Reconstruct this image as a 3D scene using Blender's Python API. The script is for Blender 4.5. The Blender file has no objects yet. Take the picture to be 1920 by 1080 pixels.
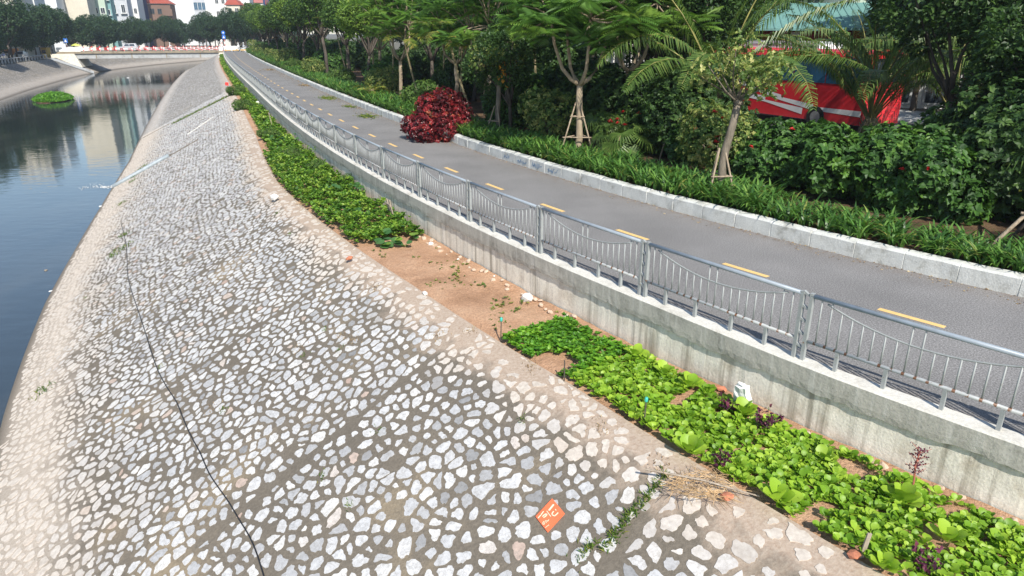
import bpy, bmesh, math, random
import numpy as np
from mathutils import Vector, Matrix, noise as mnoise

R = math.radians
random.seed(11)
rng = np.random.default_rng(11)
scene = bpy.context.scene
col = scene.collection

# ------------------------------------------------------------------ camera
EYE = 4.3
PITCH = math.atan(480 / 1280)
cam_data = bpy.data.cameras.new('camera')
cam_data.lens = 24
cam_data.sensor_width = 36
cam_data.clip_end = 3000
cam = bpy.data.objects.new('camera', cam_data)
cam.location = (0, 0, EYE)
cam.rotation_euler = (R(90) - PITCH, 0, 0)
col.objects.link(cam)
scene.camera = cam

# ------------------------------------------------------------------ sky and sun
SUN_EL = R(43)
SUN_AZ = math.atan2(0.28, -0.96)          # clockwise from +Y, towards the sun
world = bpy.data.worlds.new('World')
scene.world = world
world.use_nodes = True
wn = world.node_tree
bg = wn.nodes['Background']
sky = wn.nodes.new('ShaderNodeTexSky')
sky.sky_type = 'NISHITA'
sky.sun_disc = False
sky.sun_elevation = SUN_EL
sky.sun_rotation = SUN_AZ
sky.air_density = 1.0
sky.dust_density = 0.4
sky.ozone_density = 1.0
wn.links.new(sky.outputs['Color'], bg.inputs['Color'])
bg.inputs['Strength'].default_value = 0.14
sun_data = bpy.data.lights.new('sun', 'SUN')
sun_data.energy = 5.0
sun_data.angle = R(0.6)
sun_data.color = (1.0, 0.95, 0.87)
sun = bpy.data.objects.new('sun', sun_data)
to_sun = Vector((math.sin(SUN_AZ) * math.cos(SUN_EL), math.cos(SUN_AZ) * math.cos(SUN_EL), math.sin(SUN_EL)))
sun.rotation_euler = (-to_sun).to_track_quat('-Z', 'Y').to_euler()
sun.location = to_sun * 60
col.objects.link(sun)
scene.view_settings.view_transform = 'Standard'
scene.view_settings.look = 'None'
scene.view_settings.exposure = 0.38
scene.view_settings.gamma = 1.0
scene.render.engine = 'CYCLES'
scene.cycles.max_bounces = 6
scene.cycles.diffuse_bounces = 3
scene.cycles.glossy_bounces = 3
scene.cycles.transmission_bounces = 4
scene.cycles.transparent_max_bounces = 6
scene.cycles.use_denoising = True
scene.cycles.sample_clamp_indirect = 6

# ------------------------------------------------------------------ materials
class Mat:
    def __init__(self, name):
        self.m = bpy.data.materials.new(name)
        self.m.use_nodes = True
        self.t = self.m.node_tree
        self.t.nodes.clear()
        self.out = self.t.nodes.new('ShaderNodeOutputMaterial')
    def put(self, sock, v):
        if isinstance(v, bpy.types.NodeSocket):
            self.t.links.new(v, sock)
        elif v is not None:
            if isinstance(v, (tuple, list)) and len(v) == 3 and sock.type == 'RGBA':
                v = (*v, 1)
            sock.default_value = v
    def n(self, kind, out=0, props=None, **ins):
        nd = self.t.nodes.new('ShaderNode' + kind)
        for k, v in (props or {}).items():
            setattr(nd, k, v)
        for k, v in ins.items():
            if k.startswith('i') and k[1:].isdigit():
                self.put(nd.inputs[int(k[1:])], v)
            else:
                self.put(nd.inputs[k.replace('_', ' ')], v)
        return nd.outputs[out]
    def attr(self, name, out='Fac'):
        nd = self.t.nodes.new('ShaderNodeAttribute')
        nd.attribute_name = name
        return nd.outputs[out]
    def pos(self):
        return self.n('NewGeometry', 'Position')
    def obj(self):
        return self.n('TexCoord', 'Object')
    def scale(self, vec, s):
        return self.n('Mapping', 0, i0=vec, i3=s)
    def noise(self, scale, vec=None, detail=4, rough=0.55, out=0):
        return self.n('TexNoise', out, Vector=vec or self.pos(), Scale=scale, Detail=detail, Roughness=rough)
    def voro(self, scale, vec=None, out=0, feature='F1', rand=1.0):
        return self.n('TexVoronoi', out, {'feature': feature}, Vector=vec or self.pos(), Scale=scale, Randomness=rand)
    def ramp(self, fac, *stops, smooth=False):
        nd = self.t.nodes.new('ShaderNodeValToRGB')
        cr = nd.color_ramp
        if smooth:
            cr.interpolation = 'EASE'
        while len(cr.elements) < len(stops):
            cr.elements.new(0.5)
        for e, (p, c) in zip(cr.elements, stops):
            e.position = p
            e.color = (c, c, c, 1) if isinstance(c, (int, float)) else (*c, 1)
        self.put(nd.inputs[0], fac)
        return nd.outputs[0]
    def mix(self, fac, a, b, blend='MIX'):
        nd = self.t.nodes.new('ShaderNodeMix')
        nd.data_type = 'RGBA'
        nd.blend_type = blend
        self.put(nd.inputs[0], fac)
        self.put(nd.inputs[6], a)
        self.put(nd.inputs[7], b)
        return nd.outputs[2]
    def math(self, op, a, b=0.5):
        return self.n('Math', 0, {'operation': op}, i0=a, i1=b)
    def bump(self, h, strength=0.5, dist=0.02, normal=None):
        return self.n('Bump', 0, Strength=strength, Distance=dist, Height=h, Normal=normal)
    def bsdf(self, color, rough=0.7, normal=None, metal=0.0, spec=0.4, ior=1.5, coat=0.0):
        nd = self.t.nodes.new('ShaderNodeBsdfPrincipled')
        self.put(nd.inputs['Base Color'], color)
        self.put(nd.inputs['Roughness'], rough)
        self.put(nd.inputs['Metallic'], metal)
        self.put(nd.inputs['Specular IOR Level'], spec)
        self.put(nd.inputs['IOR'], ior)
        self.put(nd.inputs['Coat Weight'], coat)
        if normal is not None:
            self.put(nd.inputs['Normal'], normal)
        return nd.outputs[0]
    def done(self, shader):
        self.t.links.new(shader, self.out.inputs['Surface'])
        return self.m

def plain(name, color, rough=0.6, metal=0.0, var=0.15, scale=6.0, spec=0.4, bumpy=0.0, coat=0.0):
    k = Mat(name)
    n = k.noise(scale, k.obj(), 5)
    dark = tuple(c * (1 - var) for c in color)
    lite = tuple(min(1, c * (1 + var)) for c in color)
    c = k.ramp(n, (0.3, dark), (0.7, lite))
    nm = k.bump(n, bumpy, 0.02) if bumpy else None
    return k.done(k.bsdf(c, rough, nm, metal, spec, coat=coat))

def leaf_mat(name, stops, rough=0.5, trans=0.3, spec=0.35):
    """stops: colours along the per-leaf 'tone' value"""
    k = Mat(name)
    tone = k.attr('tone')
    c = k.ramp(tone, *stops)
    c = k.mix(0.25, c, k.mix(1.0, c, k.ramp(k.noise(1.3), (0.35, 0.55), (0.7, 1.3)), 'MULTIPLY'))
    p = k.bsdf(c, rough, None, 0, spec)
    tr = k.n('BsdfTranslucent', Color=k.mix(1.0, c, (1.25, 1.35, 0.7), 'MULTIPLY'))
    return k.done(k.n('MixShader', 0, i0=trans, i1=p, i2=tr))

# ------------------------------------------------------------------ mesh helpers
def mesh_np(name, V, faces, material=None, attrs=None, smooth=False):
    """V (n,3); faces: list of (m,k) int arrays"""
    V = np.asarray(V, np.float32)
    if not isinstance(faces, list):
        faces = [faces]
    faces = [np.asarray(f, np.int32) for f in faces if len(f)]
    me = bpy.data.meshes.new(name)
    me.vertices.add(len(V))
    me.vertices.foreach_set('co', V.ravel())
    tot = np.concatenate([np.full(len(f), f.shape[1], np.int32) for f in faces])
    loops = np.concatenate([f.ravel() for f in faces])
    me.loops.add(len(loops))
    me.loops.foreach_set('vertex_index', loops)
    me.polygons.add(len(tot))
    me.polygons.foreach_set('loop_start', np.r_[0, np.cumsum(tot)[:-1]].astype(np.int32))
    me.polygons.foreach_set('use_smooth', np.full(len(tot), bool(smooth)))
    me.update(calc_edges=True)
    for k, a in (attrs or {}).items():
        a = np.asarray(a, np.float32)
        at = me.attributes.new(k, 'FLOAT' if a.ndim == 1 else 'FLOAT_VECTOR', 'POINT')
        at.data.foreach_set('value' if a.ndim == 1 else 'vector', a.ravel())
    if material:
        me.materials.append(material)
    return me

def mesh_py(name, V, F, material=None, attrs=None, smooth=False):
    me = bpy.data.meshes.new(name)
    me.from_pydata([tuple(v) for v in V], [], F)
    me.polygons.foreach_set('use_smooth', [bool(smooth)] * len(me.polygons))
    for k, a in (attrs or {}).items():
        at = me.attributes.new(k, 'FLOAT', 'POINT')
        at.data.foreach_set('value', np.asarray(a, np.float32))
    if material:
        me.materials.append(material)
    return me

def obj(name, me, parent=None, loc=None, rot=None, scale=None):
    o = bpy.data.objects.new(name, me)
    col.objects.link(o)
    if parent is not None:
        o.parent = parent
    if loc is not None:
        o.location = loc
    if rot is not None:
        o.rotation_euler = rot
    if scale is not None:
        o.scale = scale if isinstance(scale, (tuple, list)) else (scale,) * 3
    return o

def tag(o, label, cat, group=None):
    o['label'] = label
    o['category'] = cat
    if group:
        o['group'] = group
    return o

def structure(o):
    o['kind'] = 'structure'
    return o

def stuff(o, label=None, cat=None):
    o['kind'] = 'stuff'
    if label:
        o['label'] = label
    if cat:
        o['category'] = cat
    return o

def thing(name, label, cat, loc=(0, 0, 0), rotz=0.0, group=None, scale=None):
    o = obj(name, None, None, loc, (0, 0, rotz), scale)
    o.empty_display_size = 0.3
    return tag(o, label, cat, group)

def copy_tree(src, parent=None):
    c = src.copy()
    col.objects.link(c)
    c.parent = parent
    for ch in list(src.children):
        copy_tree(ch, c)
    return c

class MB:
    """collects boxes, tubes and prisms into one mesh"""
    def __init__(self):
        self.V = []
        self.F = []
    def add(self, V, F):
        b = len(self.V)
        self.V += [tuple(v) for v in V]
        self.F += [[i + b for i in f] for f in F]
        return self
    def box(self, c, s, m=None):
        x, y, z = s[0] / 2, s[1] / 2, s[2] / 2
        V = [Vector((a, b, d)) for a in (-x, x) for b in (-y, y) for d in (-z, z)]
        if m is not None:
            V = [m @ v for v in V]
        V = [v + Vector(c) for v in V]
        return self.add(V, [(0, 1, 3, 2), (4, 6, 7, 5), (0, 4, 5, 1), (2, 3, 7, 6), (0, 2, 6, 4), (1, 5, 7, 3)])
    def tube(self, pts, rad, n=8, caps=True):
        pts = [Vector(p) for p in pts]
        if isinstance(rad, (int, float)):
            rad = [rad] * len(pts)
        V, F = [], []
        ref = Vector((0, 0, 1))
        for i, p in enumerate(pts):
            t = (pts[min(i + 1, len(pts) - 1)] - pts[max(i - 1, 0)]).normalized()
            r = ref if abs(t.dot(ref)) < 0.9 else Vector((1, 0, 0))
            a = t.cross(r).normalized()
            b = t.cross(a).normalized()
            for k in range(n):
                th = 2 * math.pi * k / n
                V.append(p + (a * math.cos(th) + b * math.sin(th)) * rad[i])
        for i in range(len(pts) - 1):
            for k in range(n):
                k2 = (k + 1) % n
                F.append((i * n + k, i * n + k2, (i + 1) * n + k2, (i + 1) * n + k))
        if caps:
            F.append(tuple(range(n)))
            F.append(tuple(reversed(range((len(pts) - 1) * n, len(pts) * n))))
        return self.add(V, F)
    def prism(self, poly, axis, a, b):
        """extrude a 2-D polygon along axis ('x','y','z') from a to b"""
        n = len(poly)
        def p3(p, t):
            return {'x': (t, p[0], p[1]), 'y': (p[0], t, p[1]), 'z': (p[0], p[1], t)}[axis]
        V = [p3(p, a) for p in poly] + [p3(p, b) for p in poly]
        F = [(i, (i + 1) % n, n + (i + 1) % n, n + i) for i in range(n)]
        F += [tuple(reversed(range(n))), tuple(range(n, 2 * n))]
        return self.add(V, F)
    def mesh(self, name, material, smooth=False, fix=True):
        me = mesh_py(name, self.V, self.F, material, smooth=smooth)
        if fix:
            bm = bmesh.new()
            bm.from_mesh(me)
            bmesh.ops.recalc_face_normals(bm, faces=bm.faces)
            bm.to_mesh(me)
            bm.free()
        return me
    def build(self, name, material, parent=None, loc=None, rot=None, smooth=False):
        return obj(name, self.mesh(name, material, smooth), parent, loc, rot)

def text_mesh(s, size, material, depth=0.004, name='lettering'):
    cu = bpy.data.curves.new(name, 'FONT')
    cu.body = s
    cu.size = size
    cu.extrude = depth
    cu.align_x = 'CENTER'
    cu.align_y = 'CENTER'
    o = bpy.data.objects.new(name, cu)
    col.objects.link(o)
    bpy.context.view_layer.update()
    me = bpy.data.meshes.new_from_object(o.evaluated_get(bpy.context.evaluated_depsgraph_get()))
    bpy.data.objects.remove(o)
    bpy.data.curves.remove(cu)
    me.materials.clear()
    me.materials.append(material)
    return me

# ------------------------------------------------------------------ the line of the path (metres)
# centre line x(y) of the cycle path, fitted as a quartic of log(y+20); straight behind the viewer
CO = [1.14022236, -26.19817424, 196.89521463, -635.59113653, 768.74439629]
_yy = np.linspace(8.0, 215, 2071)
_xx = np.polyval(CO, np.log(_yy + 20))
_c = np.stack([_xx, _yy], 1)
_t0 = (_c[0] - _c[1]) / np.linalg.norm(_c[0] - _c[1])
_back = _c[0] + _t0 * np.linspace(40, 0.1, 400)[:, None]
_c = np.vstack([_back, _c])
_S = np.r_[0, np.cumsum(np.linalg.norm(np.diff(_c, axis=0), axis=1))]
_S -= _S[np.argmin(abs(_c[:, 1] - 10) + 100 * (_c[:, 1] < 8))]
_T = np.gradient(_c, axis=0)
_T /= np.linalg.norm(_T, axis=1)[:, None]
for _i in range(3):
    _T = np.vstack([_T[:1], (_T[:-2] + _T[1:-1] + _T[2:]) / 3, _T[-1:]])
_N = np.stack([_T[:, 1], -_T[:, 0]], 1)

def W(s, d, z):
    """path coordinates (along, across to the right, up) -> world, vectorised"""
    s, d, z = np.broadcast_arrays(np.asarray(s, float), np.asarray(d, float), np.asarray(z, float))
    x = np.interp(s, _S, _c[:, 0]) + np.interp(s, _S, _N[:, 0]) * d
    y = np.interp(s, _S, _c[:, 1]) + np.interp(s, _S, _N[:, 1]) * d
    return np.stack([x, y, z], -1)

def heading(s):
    return math.atan2(np.interp(s, _S, _T[:, 1]), np.interp(s, _S, _T[:, 0]))

def SD(x, y):
    i = np.argmin((_c[:, 0] - x) ** 2 + (_c[:, 1] - y) ** 2)
    return _S[i], (x - _c[i, 0]) * _N[i, 0] + (y - _c[i, 1]) * _N[i, 1]

def lerp_table(*pairs):
    a = np.array(pairs, float)
    return lambda s: np.interp(s, a[:, 0], a[:, 1])

cap_out = lerp_table((-20, -3.15), (-2, -3.07), (0, -3.02), (3, -2.86), (10, -2.70), (20, -2.60), (55, -2.25), (185, -2.05))
soil_edge = lerp_table((-20, -5.15), (-1.5, -5.05), (0, -4.9), (3, -4.66), (8, -4.6), (14, -4.74), (20, -4.8), (33, -4.05), (52, -3.5), (80, -3.2), (185, -3.05))
water_edge = lerp_table((-20, -13.5), (14, -13.2), (22, -13.0), (28, -12.7), (37, -12.35), (52, -11.9), (185, -11.7))
KERB = 2.42
CAPW = 0.29
CAPZ = 0.05
ZS = -0.85          # soil bed
ZB = -0.92          # top of the stone slope
ZW = -4.8           # water
ZG = 0.27           # planted ground behind the kerb
def brk(s):
    return soil_edge(s) - 0.5
def slope_pt(s, w, h=0.0):
    """w metres down the stone slope from its upper edge (negative: on the coping), h metres proud of it"""
    s = np.asarray(s, float); w = np.asarray(w, float)
    a = brk(s); b = water_edge(s)
    L = np.hypot(a - b, ZB - ZW)
    ch, sh = (a - b) / L, (ZB - ZW) / L
    on = np.clip(w, 0, None)
    d = a - on * ch - h * sh * (w > 0) - np.clip(w, None, 0)
    z = ZB - on * sh + h * np.where(w > 0, ch, 1) - np.clip(w, None, 0) * (ZS - ZB) / 0.5
    return W(s, d, z)
def slope_len(s):
    return np.hypot(brk(s) - water_edge(s), ZB - ZW)

def at(u, v, z):
    """a point of the photograph measured on the level plane z"""
    x, y = (u - 960) / 1280, (v - 540) / 1280
    c, s = math.cos(PITCH), math.sin(PITCH)
    dz = -s - y * c
    k = (z - EYE) / dz
    return Vector((x * k, (c - y * s) * k, z))

def bearing(u, Y, z=3.0):
    """x of a thing seen at column u that stands Y metres ahead"""
    return (u - 960) / 1280 * (Y * math.cos(PITCH) + (EYE - z) * math.sin(PITCH))

def on_slope(u, v):
    lo, hi = ZW - 0.2, ZS
    for _ in range(30):
        mid = (lo + hi) / 2
        p = at(u, v, mid)
        s, d = SD(p.x, p.y)
        a, b = brk(s), water_edge(s)
        zz = ZB + (ZW - ZB) * (a - d) / (a - b)
        if zz > mid:
            lo = mid
        else:
            hi = mid
    w = (a - d) / (a - b) * slope_len(s)
    return s, w

# ------------------------------------------------------------------ surface materials
def m_asphalt(name, lo, hi):
    k = Mat(name)
    fine = k.noise(42, detail=4, rough=0.7)
    big = k.noise(0.5, detail=5)
    c = k.ramp(fine, (0.34, tuple(x * 0.5 for x in lo)), (0.48, lo), (0.58, hi), (0.70, tuple(x * 1.7 for x in hi)))
    c = k.mix(1.0, c, k.ramp(big, (0.3, 0.84), (0.7, 1.12)), 'MULTIPLY')
    dirt = k.math('MULTIPLY', k.ramp(k.attr('edge'), (0.0, 0.0), (1.0, 1.0)), k.ramp(k.noise(5, detail=6), (0.35, 0.1), (0.65, 1.0)))
    c = k.mix(k.math('MULTIPLY', dirt, 0.65), c, (0.17, 0.125, 0.09))
    spots = k.ramp(k.voro(2.2), (0.03, 1.0), (0.05, 0.0))
    c = k.mix(k.math('MULTIPLY', spots, 0.35), c, (0.42, 0.39, 0.33))
    return k.done(k.bsdf(c, 0.86, k.bump(fine, 0.35, 0.01), spec=0.25))

def m_concrete(name, base, stain, streak=None, rough=0.85, sc=1.0, streak_amt=0.6, vec=None):
    k = Mat(name)
    v = k.pos()
    n1 = k.noise(2.2 * sc, v, 6, 0.62)
    n2 = k.noise(28 * sc, v, 4)
    c = k.ramp(n1, (0.28, stain), (0.46, tuple(a * 0.8 + b * 0.2 for a, b in zip(base, stain))), (0.62, base), (0.8, tuple(min(1, x * 1.12) for x in base)))
    c = k.mix(1.0, c, k.ramp(n2, (0.3, 0.86), (0.7, 1.08)), 'MULTIPLY')
    if streak:
        sv = k.scale(k.attr('sz', 'Vector'), (7.0, 0.55, 1.0))
        st = k.ramp(k.noise(1.0, sv, 5, 0.6), (0.5, 0.0), (0.66, 1.0))
        c = k.mix(k.math('MULTIPLY', st, streak_amt), c, streak)
        pits = k.ramp(k.noise(34, v, 2), (0.68, 0.0), (0.74, 1.0))
        c = k.mix(k.math('MULTIPLY', pits, 0.5), c, (0.12, 0.11, 0.10))
    nm = k.bump(k.math('ADD', n1, k.math('MULTIPLY', n2, 0.4)), 0.45, 0.03)
    return k.done(k.bsdf(c, rough, nm, spec=0.2))

def m_soil(name, a, b, c3, speck=(0.5, 0.42, 0.34)):
    k = Mat(name)
    n1 = k.noise(1.1, detail=7, rough=0.65)
    n2 = k.noise(24, detail=5, rough=0.7)
    c = k.ramp(n1, (0.3, c3), (0.48, a), (0.68, b))
    c = k.mix(1.0, c, k.ramp(n2, (0.3, 0.66), (0.7, 1.2)), 'MULTIPLY')
    sp = k.ramp(k.voro(46), (0.12, 1.0), (0.17, 0.0))
    c = k.mix(k.math('MULTIPLY', sp, 0.75), c, speck)
    return k.done(k.bsdf(c, 0.95, k.bump(k.math('ADD', n2, k.math('MULTIPLY', n1, 1.5)), 0.9, 0.04), spec=0.1))

def m_mortar():
    """cement between the slope stones; attributes: far (1 where stones are too small to build), low (near the water)"""
    k = Mat('mortar')
    v = k.pos()
    n1 = k.noise(0.45, v, 5, 0.6)
    n2 = k.noise(20, v, 5, 0.7)
    c = k.ramp(n1, (0.36, (0.148, 0.128, 0.102)), (0.58, (0.172, 0.147, 0.115)), (0.70, (0.26, 0.21, 0.145)), (0.85, (0.31, 0.25, 0.17)))
    c = k.mix(1.0, c, k.ramp(n2, (0.3, 0.78), (0.7, 1.2)), 'MULTIPLY')
    low = k.math('ADD', k.attr('low'), k.math('MULTIPLY', k.math('SUBTRACT', k.noise(1.6, v, 5), 0.5), 0.5))
    c = k.mix(k.ramp(low, (0.5, 0.0), (0.8, 0.95)), c, k.ramp(n2, (0.3, (0.36, 0.30, 0.24)), (0.7, (0.55, 0.48, 0.40))))
    dusty = k.math('ADD', k.attr('top'), k.math('MULTIPLY', k.math('SUBTRACT', k.noise(2.2, v, 6), 0.5), 0.9))
    c = k.mix(k.ramp(dusty, (0.5, 0.0), (0.8, 0.9)), c, k.ramp(n2, (0.3, (0.36, 0.26, 0.19)), (0.7, (0.52, 0.43, 0.34))))
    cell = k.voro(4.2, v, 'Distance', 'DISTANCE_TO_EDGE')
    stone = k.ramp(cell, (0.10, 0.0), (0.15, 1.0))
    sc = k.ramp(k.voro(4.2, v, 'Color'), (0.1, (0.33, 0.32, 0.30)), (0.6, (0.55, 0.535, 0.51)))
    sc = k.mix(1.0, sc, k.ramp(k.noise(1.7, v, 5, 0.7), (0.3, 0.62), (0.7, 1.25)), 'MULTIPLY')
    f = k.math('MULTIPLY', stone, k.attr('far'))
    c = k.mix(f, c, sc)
    wet = k.attr('wet')
    c = k.mix(k.math('MULTIPLY', wet, 0.8), c, (0.06, 0.05, 0.035))
    return k.done(k.bsdf(c, 0.9, k.bump(n2, 0.6, 0.02), spec=0.15))

def m_stone():
    k = Mat('slope_stone')
    v = k.pos()
    t = k.attr('tone')
    c = k.ramp(t, (0.0, (0.18, 0.18, 0.18)), (0.10, (0.36, 0.36, 0.36)), (0.35, (0.455, 0.455, 0.455)), (0.7, (0.575, 0.57, 0.56)), (0.86, (0.62, 0.605, 0.575)), (0.93, (0.55, 0.46, 0.39)), (1.0, (0.42, 0.30, 0.24)))
    vein = k.noise(13, v, 8, 0.8)
    c = k.mix(1.0, c, k.ramp(vein, (0.30, 0.45), (0.45, 0.88), (0.7, 1.2)), 'MULTIPLY')
    crack = k.ramp(k.noise(4.0, v, 8, 0.75), (0.48, 0.0), (0.5, 1.0), (0.52, 0.0))
    c = k.mix(k.math('MULTIPLY', crack, 0.6), c, (0.24, 0.22, 0.19))
    dust = k.attr('dust')
    c = k.mix(dust, c, k.ramp(k.noise(15, v, 5), (0.3, (0.44, 0.37, 0.30)), (0.7, (0.64, 0.57, 0.48))))
    return k.done(k.bsdf(c, 0.8, k.bump(vein, 0.3, 0.008), spec=0.25))

def m_water():
    k = Mat('water')
    v = k.pos()
    n = k.noise(1.0, k.scale(v, (0.9, 1.6, 1.0)), 4, 0.5)
    n2 = k.noise(0.12, v, 3)
    h = k.math('ADD', k.math('MULTIPLY', n, 0.5), n2)
    b = k.bump(h, 0.05, 0.35)
    scum = k.ramp(k.noise(0.22, k.scale(v, (1.0, 0.35, 1.0)), 6, 0.6), (0.45, 0.0), (0.75, 1.0))
    c = k.mix(scum, (0.022, 0.030, 0.030), (0.055, 0.060, 0.052))
    return k.done(k.bsdf(c, k.ramp(scum, (0.0, 0.03), (1.0, 0.09)), b, spec=1.0, ior=1.6))

def m_paint(name, color, rough=0.35, rust=0.0, metal=0.0, dots=0.0):
    k = Mat(name)
    o = k.obj()
    c = k.mix(1.0, color, k.ramp(k.noise(7, o, 5), (0.3, 0.86), (0.7, 1.08)), 'MULTIPLY')
    if rust:
        sep = k.t.nodes.new('ShaderNodeSeparateXYZ')
        k.put(sep.inputs[0], o)
        z = sep.outputs[2]
        band = k.math('LESS_THAN', k.math('ABSOLUTE', k.math('SUBTRACT', z, 0.285)), 0.034)
        band = k.math('MULTIPLY', band, k.ramp(k.noise(13, k.pos(), 2), (0.56, 0.0), (0.64, 1.0)))
        spots = k.ramp(k.noise(26, k.pos(), 3), (0.66, 0.0), (0.70, 1.0))
        if dots:
            fr = k.math('FRACT', k.math('ADD', k.math('DIVIDE', k.math('SUBTRACT', sep.outputs[0], 0.065), dots), 0.5), 0)
            band = k.math('LESS_THAN', k.math('ABSOLUTE', k.math('SUBTRACT', fr, 0.5)), 0.13)
            band = k.math('MULTIPLY', band, k.ramp(k.noise(9, k.pos(), 2), (0.40, 0.0), (0.5, 1.0)))
        f = k.math('MAXIMUM', k.math('MULTIPLY', band, rust), k.math('MULTIPLY', spots, rust * 0.6))
        c = k.mix(f, c, (0.16, 0.065, 0.025))
    return k.done(k.bsdf(c, rough, None, metal, 0.5))

M = {}
M['asphalt'] = m_asphalt('asphalt', (0.195, 0.188, 0.180), (0.262, 0.252, 0.243))
M['street'] = m_asphalt('street_asphalt', (0.10, 0.10, 0.10), (0.15, 0.15, 0.15))
M['kerb'] = m_concrete('kerb_concrete', (0.62, 0.62, 0.58), (0.33, 0.32, 0.28), sc=1.3)
M['wall'] = m_concrete('wall_concrete', (0.77, 0.725, 0.62), (0.52, 0.45, 0.35), (0.25, 0.22, 0.165), streak_amt=0.72)
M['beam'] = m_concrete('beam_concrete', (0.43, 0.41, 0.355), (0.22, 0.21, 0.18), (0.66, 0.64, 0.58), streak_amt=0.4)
M['cap'] = m_concrete('cap_concrete', (0.64, 0.615, 0.55), (0.44, 0.41, 0.35))
M['soil'] = m_soil('bed_soil', (0.49, 0.29, 0.175), (0.58, 0.37, 0.235), (0.33, 0.19, 0.11))
M['bedsoil'] = m_soil('planting_soil', (0.12, 0.075, 0.045), (0.18, 0.12, 0.07), (0.06, 0.045, 0.03), (0.3, 0.2, 0.1))
M['mortar'] = m_mortar()
M['stone'] = m_stone()
M['water'] = m_water()
M['ground'] = m_soil('far_ground', (0.16, 0.15, 0.12), (0.2, 0.18, 0.15), (0.10, 0.11, 0.07))
M['yellow'] = m_paint('road_paint', (0.76, 0.50, 0.19), 0.8)
M['rail'] = m_paint('galvanised_paint', (0.31, 0.325, 0.315), 0.5, 0.8)
M['rail_dots'] = m_paint('bottom_rail_paint', (0.36, 0.375, 0.37), 0.5, 0.95, 0.0, 2.84 / 20)
M['handrail'] = m_paint('handrail_paint', (0.27, 0.31, 0.345), 0.42, 0.0)
M['pipe'] = plain('pipe_plastic', (0.30, 0.34, 0.36), 0.4)
M['black'] = plain('black_rubber', (0.02, 0.02, 0.022), 0.5)

# ------------------------------------------------------------------ swept sheets
def sheet(name, ss, rows, material, attrs=None, smooth=True):
    """rows: list of functions s->world points; consecutive rows are joined by quads"""
    ss = np.asarray(ss, float)
    pts = [r(ss) for r in rows]
    V = np.concatenate(pts)
    n = len(ss)
    i = np.arange(n - 1)
    F = np.concatenate([np.stack([r * n + i, r * n + i + 1, (r + 1) * n + i + 1, (r + 1) * n + i], 1) for r in range(len(rows) - 1)])
    at_ = {k: np.concatenate([np.broadcast_to(np.asarray(f(ss), float), (n,) + np.shape(f(ss))[1:]) for f in fs]) for k, fs in (attrs or {}).items()}
    return mesh_np(name, V, F, material, at_, smooth)

ss_all = np.concatenate([np.arange(-30, 60, 0.5), np.arange(60, 186, 2.0)])

# ground to the horizon on the path's side, river side cut along the wall
gy = np.concatenate([W(np.arange(-38, 190, 4.0), cap_out(np.arange(-38, 190, 4.0)) + 0.15, -0.06), [[-68, 215, -0.06], [-70, 240, -0.06], [-66, 280, -0.06], [-50, 330, -0.06]]])
V = np.concatenate([gy, gy * [0, 1, 1] + [900, 0, 0]])
n = len(gy); i = np.arange(n - 1)
structure(obj('ground', mesh_np('ground', V, np.stack([i, n + i, n + i + 1, i + 1], 1), M['ground'])))
V = np.array([[-900, 330, -0.1], [900, 330, -0.1], [900, 1600, -0.1], [-900, 1600, -0.1]])
structure(obj('ground_far', mesh_np('ground_far', V, np.array([[0, 1, 2, 3]]), M['ground'])))

# river
V = np.array([[-170, -80, ZW], [30, -80, ZW], [30, 420, ZW], [-170, 420, ZW]])
structure(obj('river_water', mesh_np('river_water', V, np.array([[0, 1, 2, 3]]), M['water'])))

# far bank
FB = np.array([(-18, -60), (-30, 0), (-43, 35), (-58, 68), (-74, 103), (-81, 119), (-91, 145), (-97, 162), (-103, 186), (-105.5, 211), (-105, 243), (-99, 280), (-84, 320), (-60, 360)], float)
def smooth_poly(P, step):
    d = np.r_[0, np.cumsum(np.linalg.norm(np.diff(P, axis=0), axis=1))]
    t = np.arange(0, d[-1], step)
    Q = np.stack([np.interp(t, d, P[:, k]) for k in (0, 1)], 1)
    for _ in range(6):
        Q = np.vstack([Q[:1], (Q[:-2] + 2 * Q[1:-1] + Q[2:]) / 4, Q[-1:]])
    T = np.gradient(Q, axis=0); T /= np.linalg.norm(T, axis=1)[:, None]
    return Q, T, np.stack([-T[:, 1], T[:, 0]], 1)        # left normal
FQ, FT, FN = smooth_poly(FB, 2.0)
ZL = -1.3
def far_pt(i, off, z):
    p = FQ[i] + FN[i] * off
    return np.stack([p[:, 0], p[:, 1], np.broadcast_to(z, len(p))], 1) if p.ndim == 2 else np.array([p[0], p[1], z])
idx = np.arange(len(FQ))
rows = [far_pt(idx, -1.5, ZW - 0.8), far_pt(idx, 0.0, ZW), far_pt(idx, 0.5, ZW + 0.25), far_pt(idx, 2.0, ZW + 1.0), far_pt(idx, 4.5, ZW + 2.2), far_pt(idx, 7.0, ZL - 0.05)]
n = len(idx); ii = np.arange(n - 1)
F = np.concatenate([np.stack([r * n + ii, (r + 1) * n + ii, (r + 1) * n + ii + 1, r * n + ii + 1], 1) for r in range(5)])
far_attr = {'far': np.full(6 * n, 0.55), 'low': np.repeat([1.2, 1.1, 1.0, 0.62, 0.25, 0.0], n), 'top': np.zeros(6 * n), 'wet': np.repeat([1, 1, 0.25, 0, 0, 0], n)}  # fewer pale stones mixed in: darker colour stands in for tree shade
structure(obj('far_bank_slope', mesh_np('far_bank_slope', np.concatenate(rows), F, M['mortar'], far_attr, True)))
a = far_pt(idx, 7.0, ZL); b = a.copy(); b[:, 0] = -900
V = np.concatenate([a, b])
structure(obj('left_ground', mesh_np('left_ground', V, np.stack([ii, ii + 1, n + ii + 1, n + ii], 1), M['ground'])))
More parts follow.
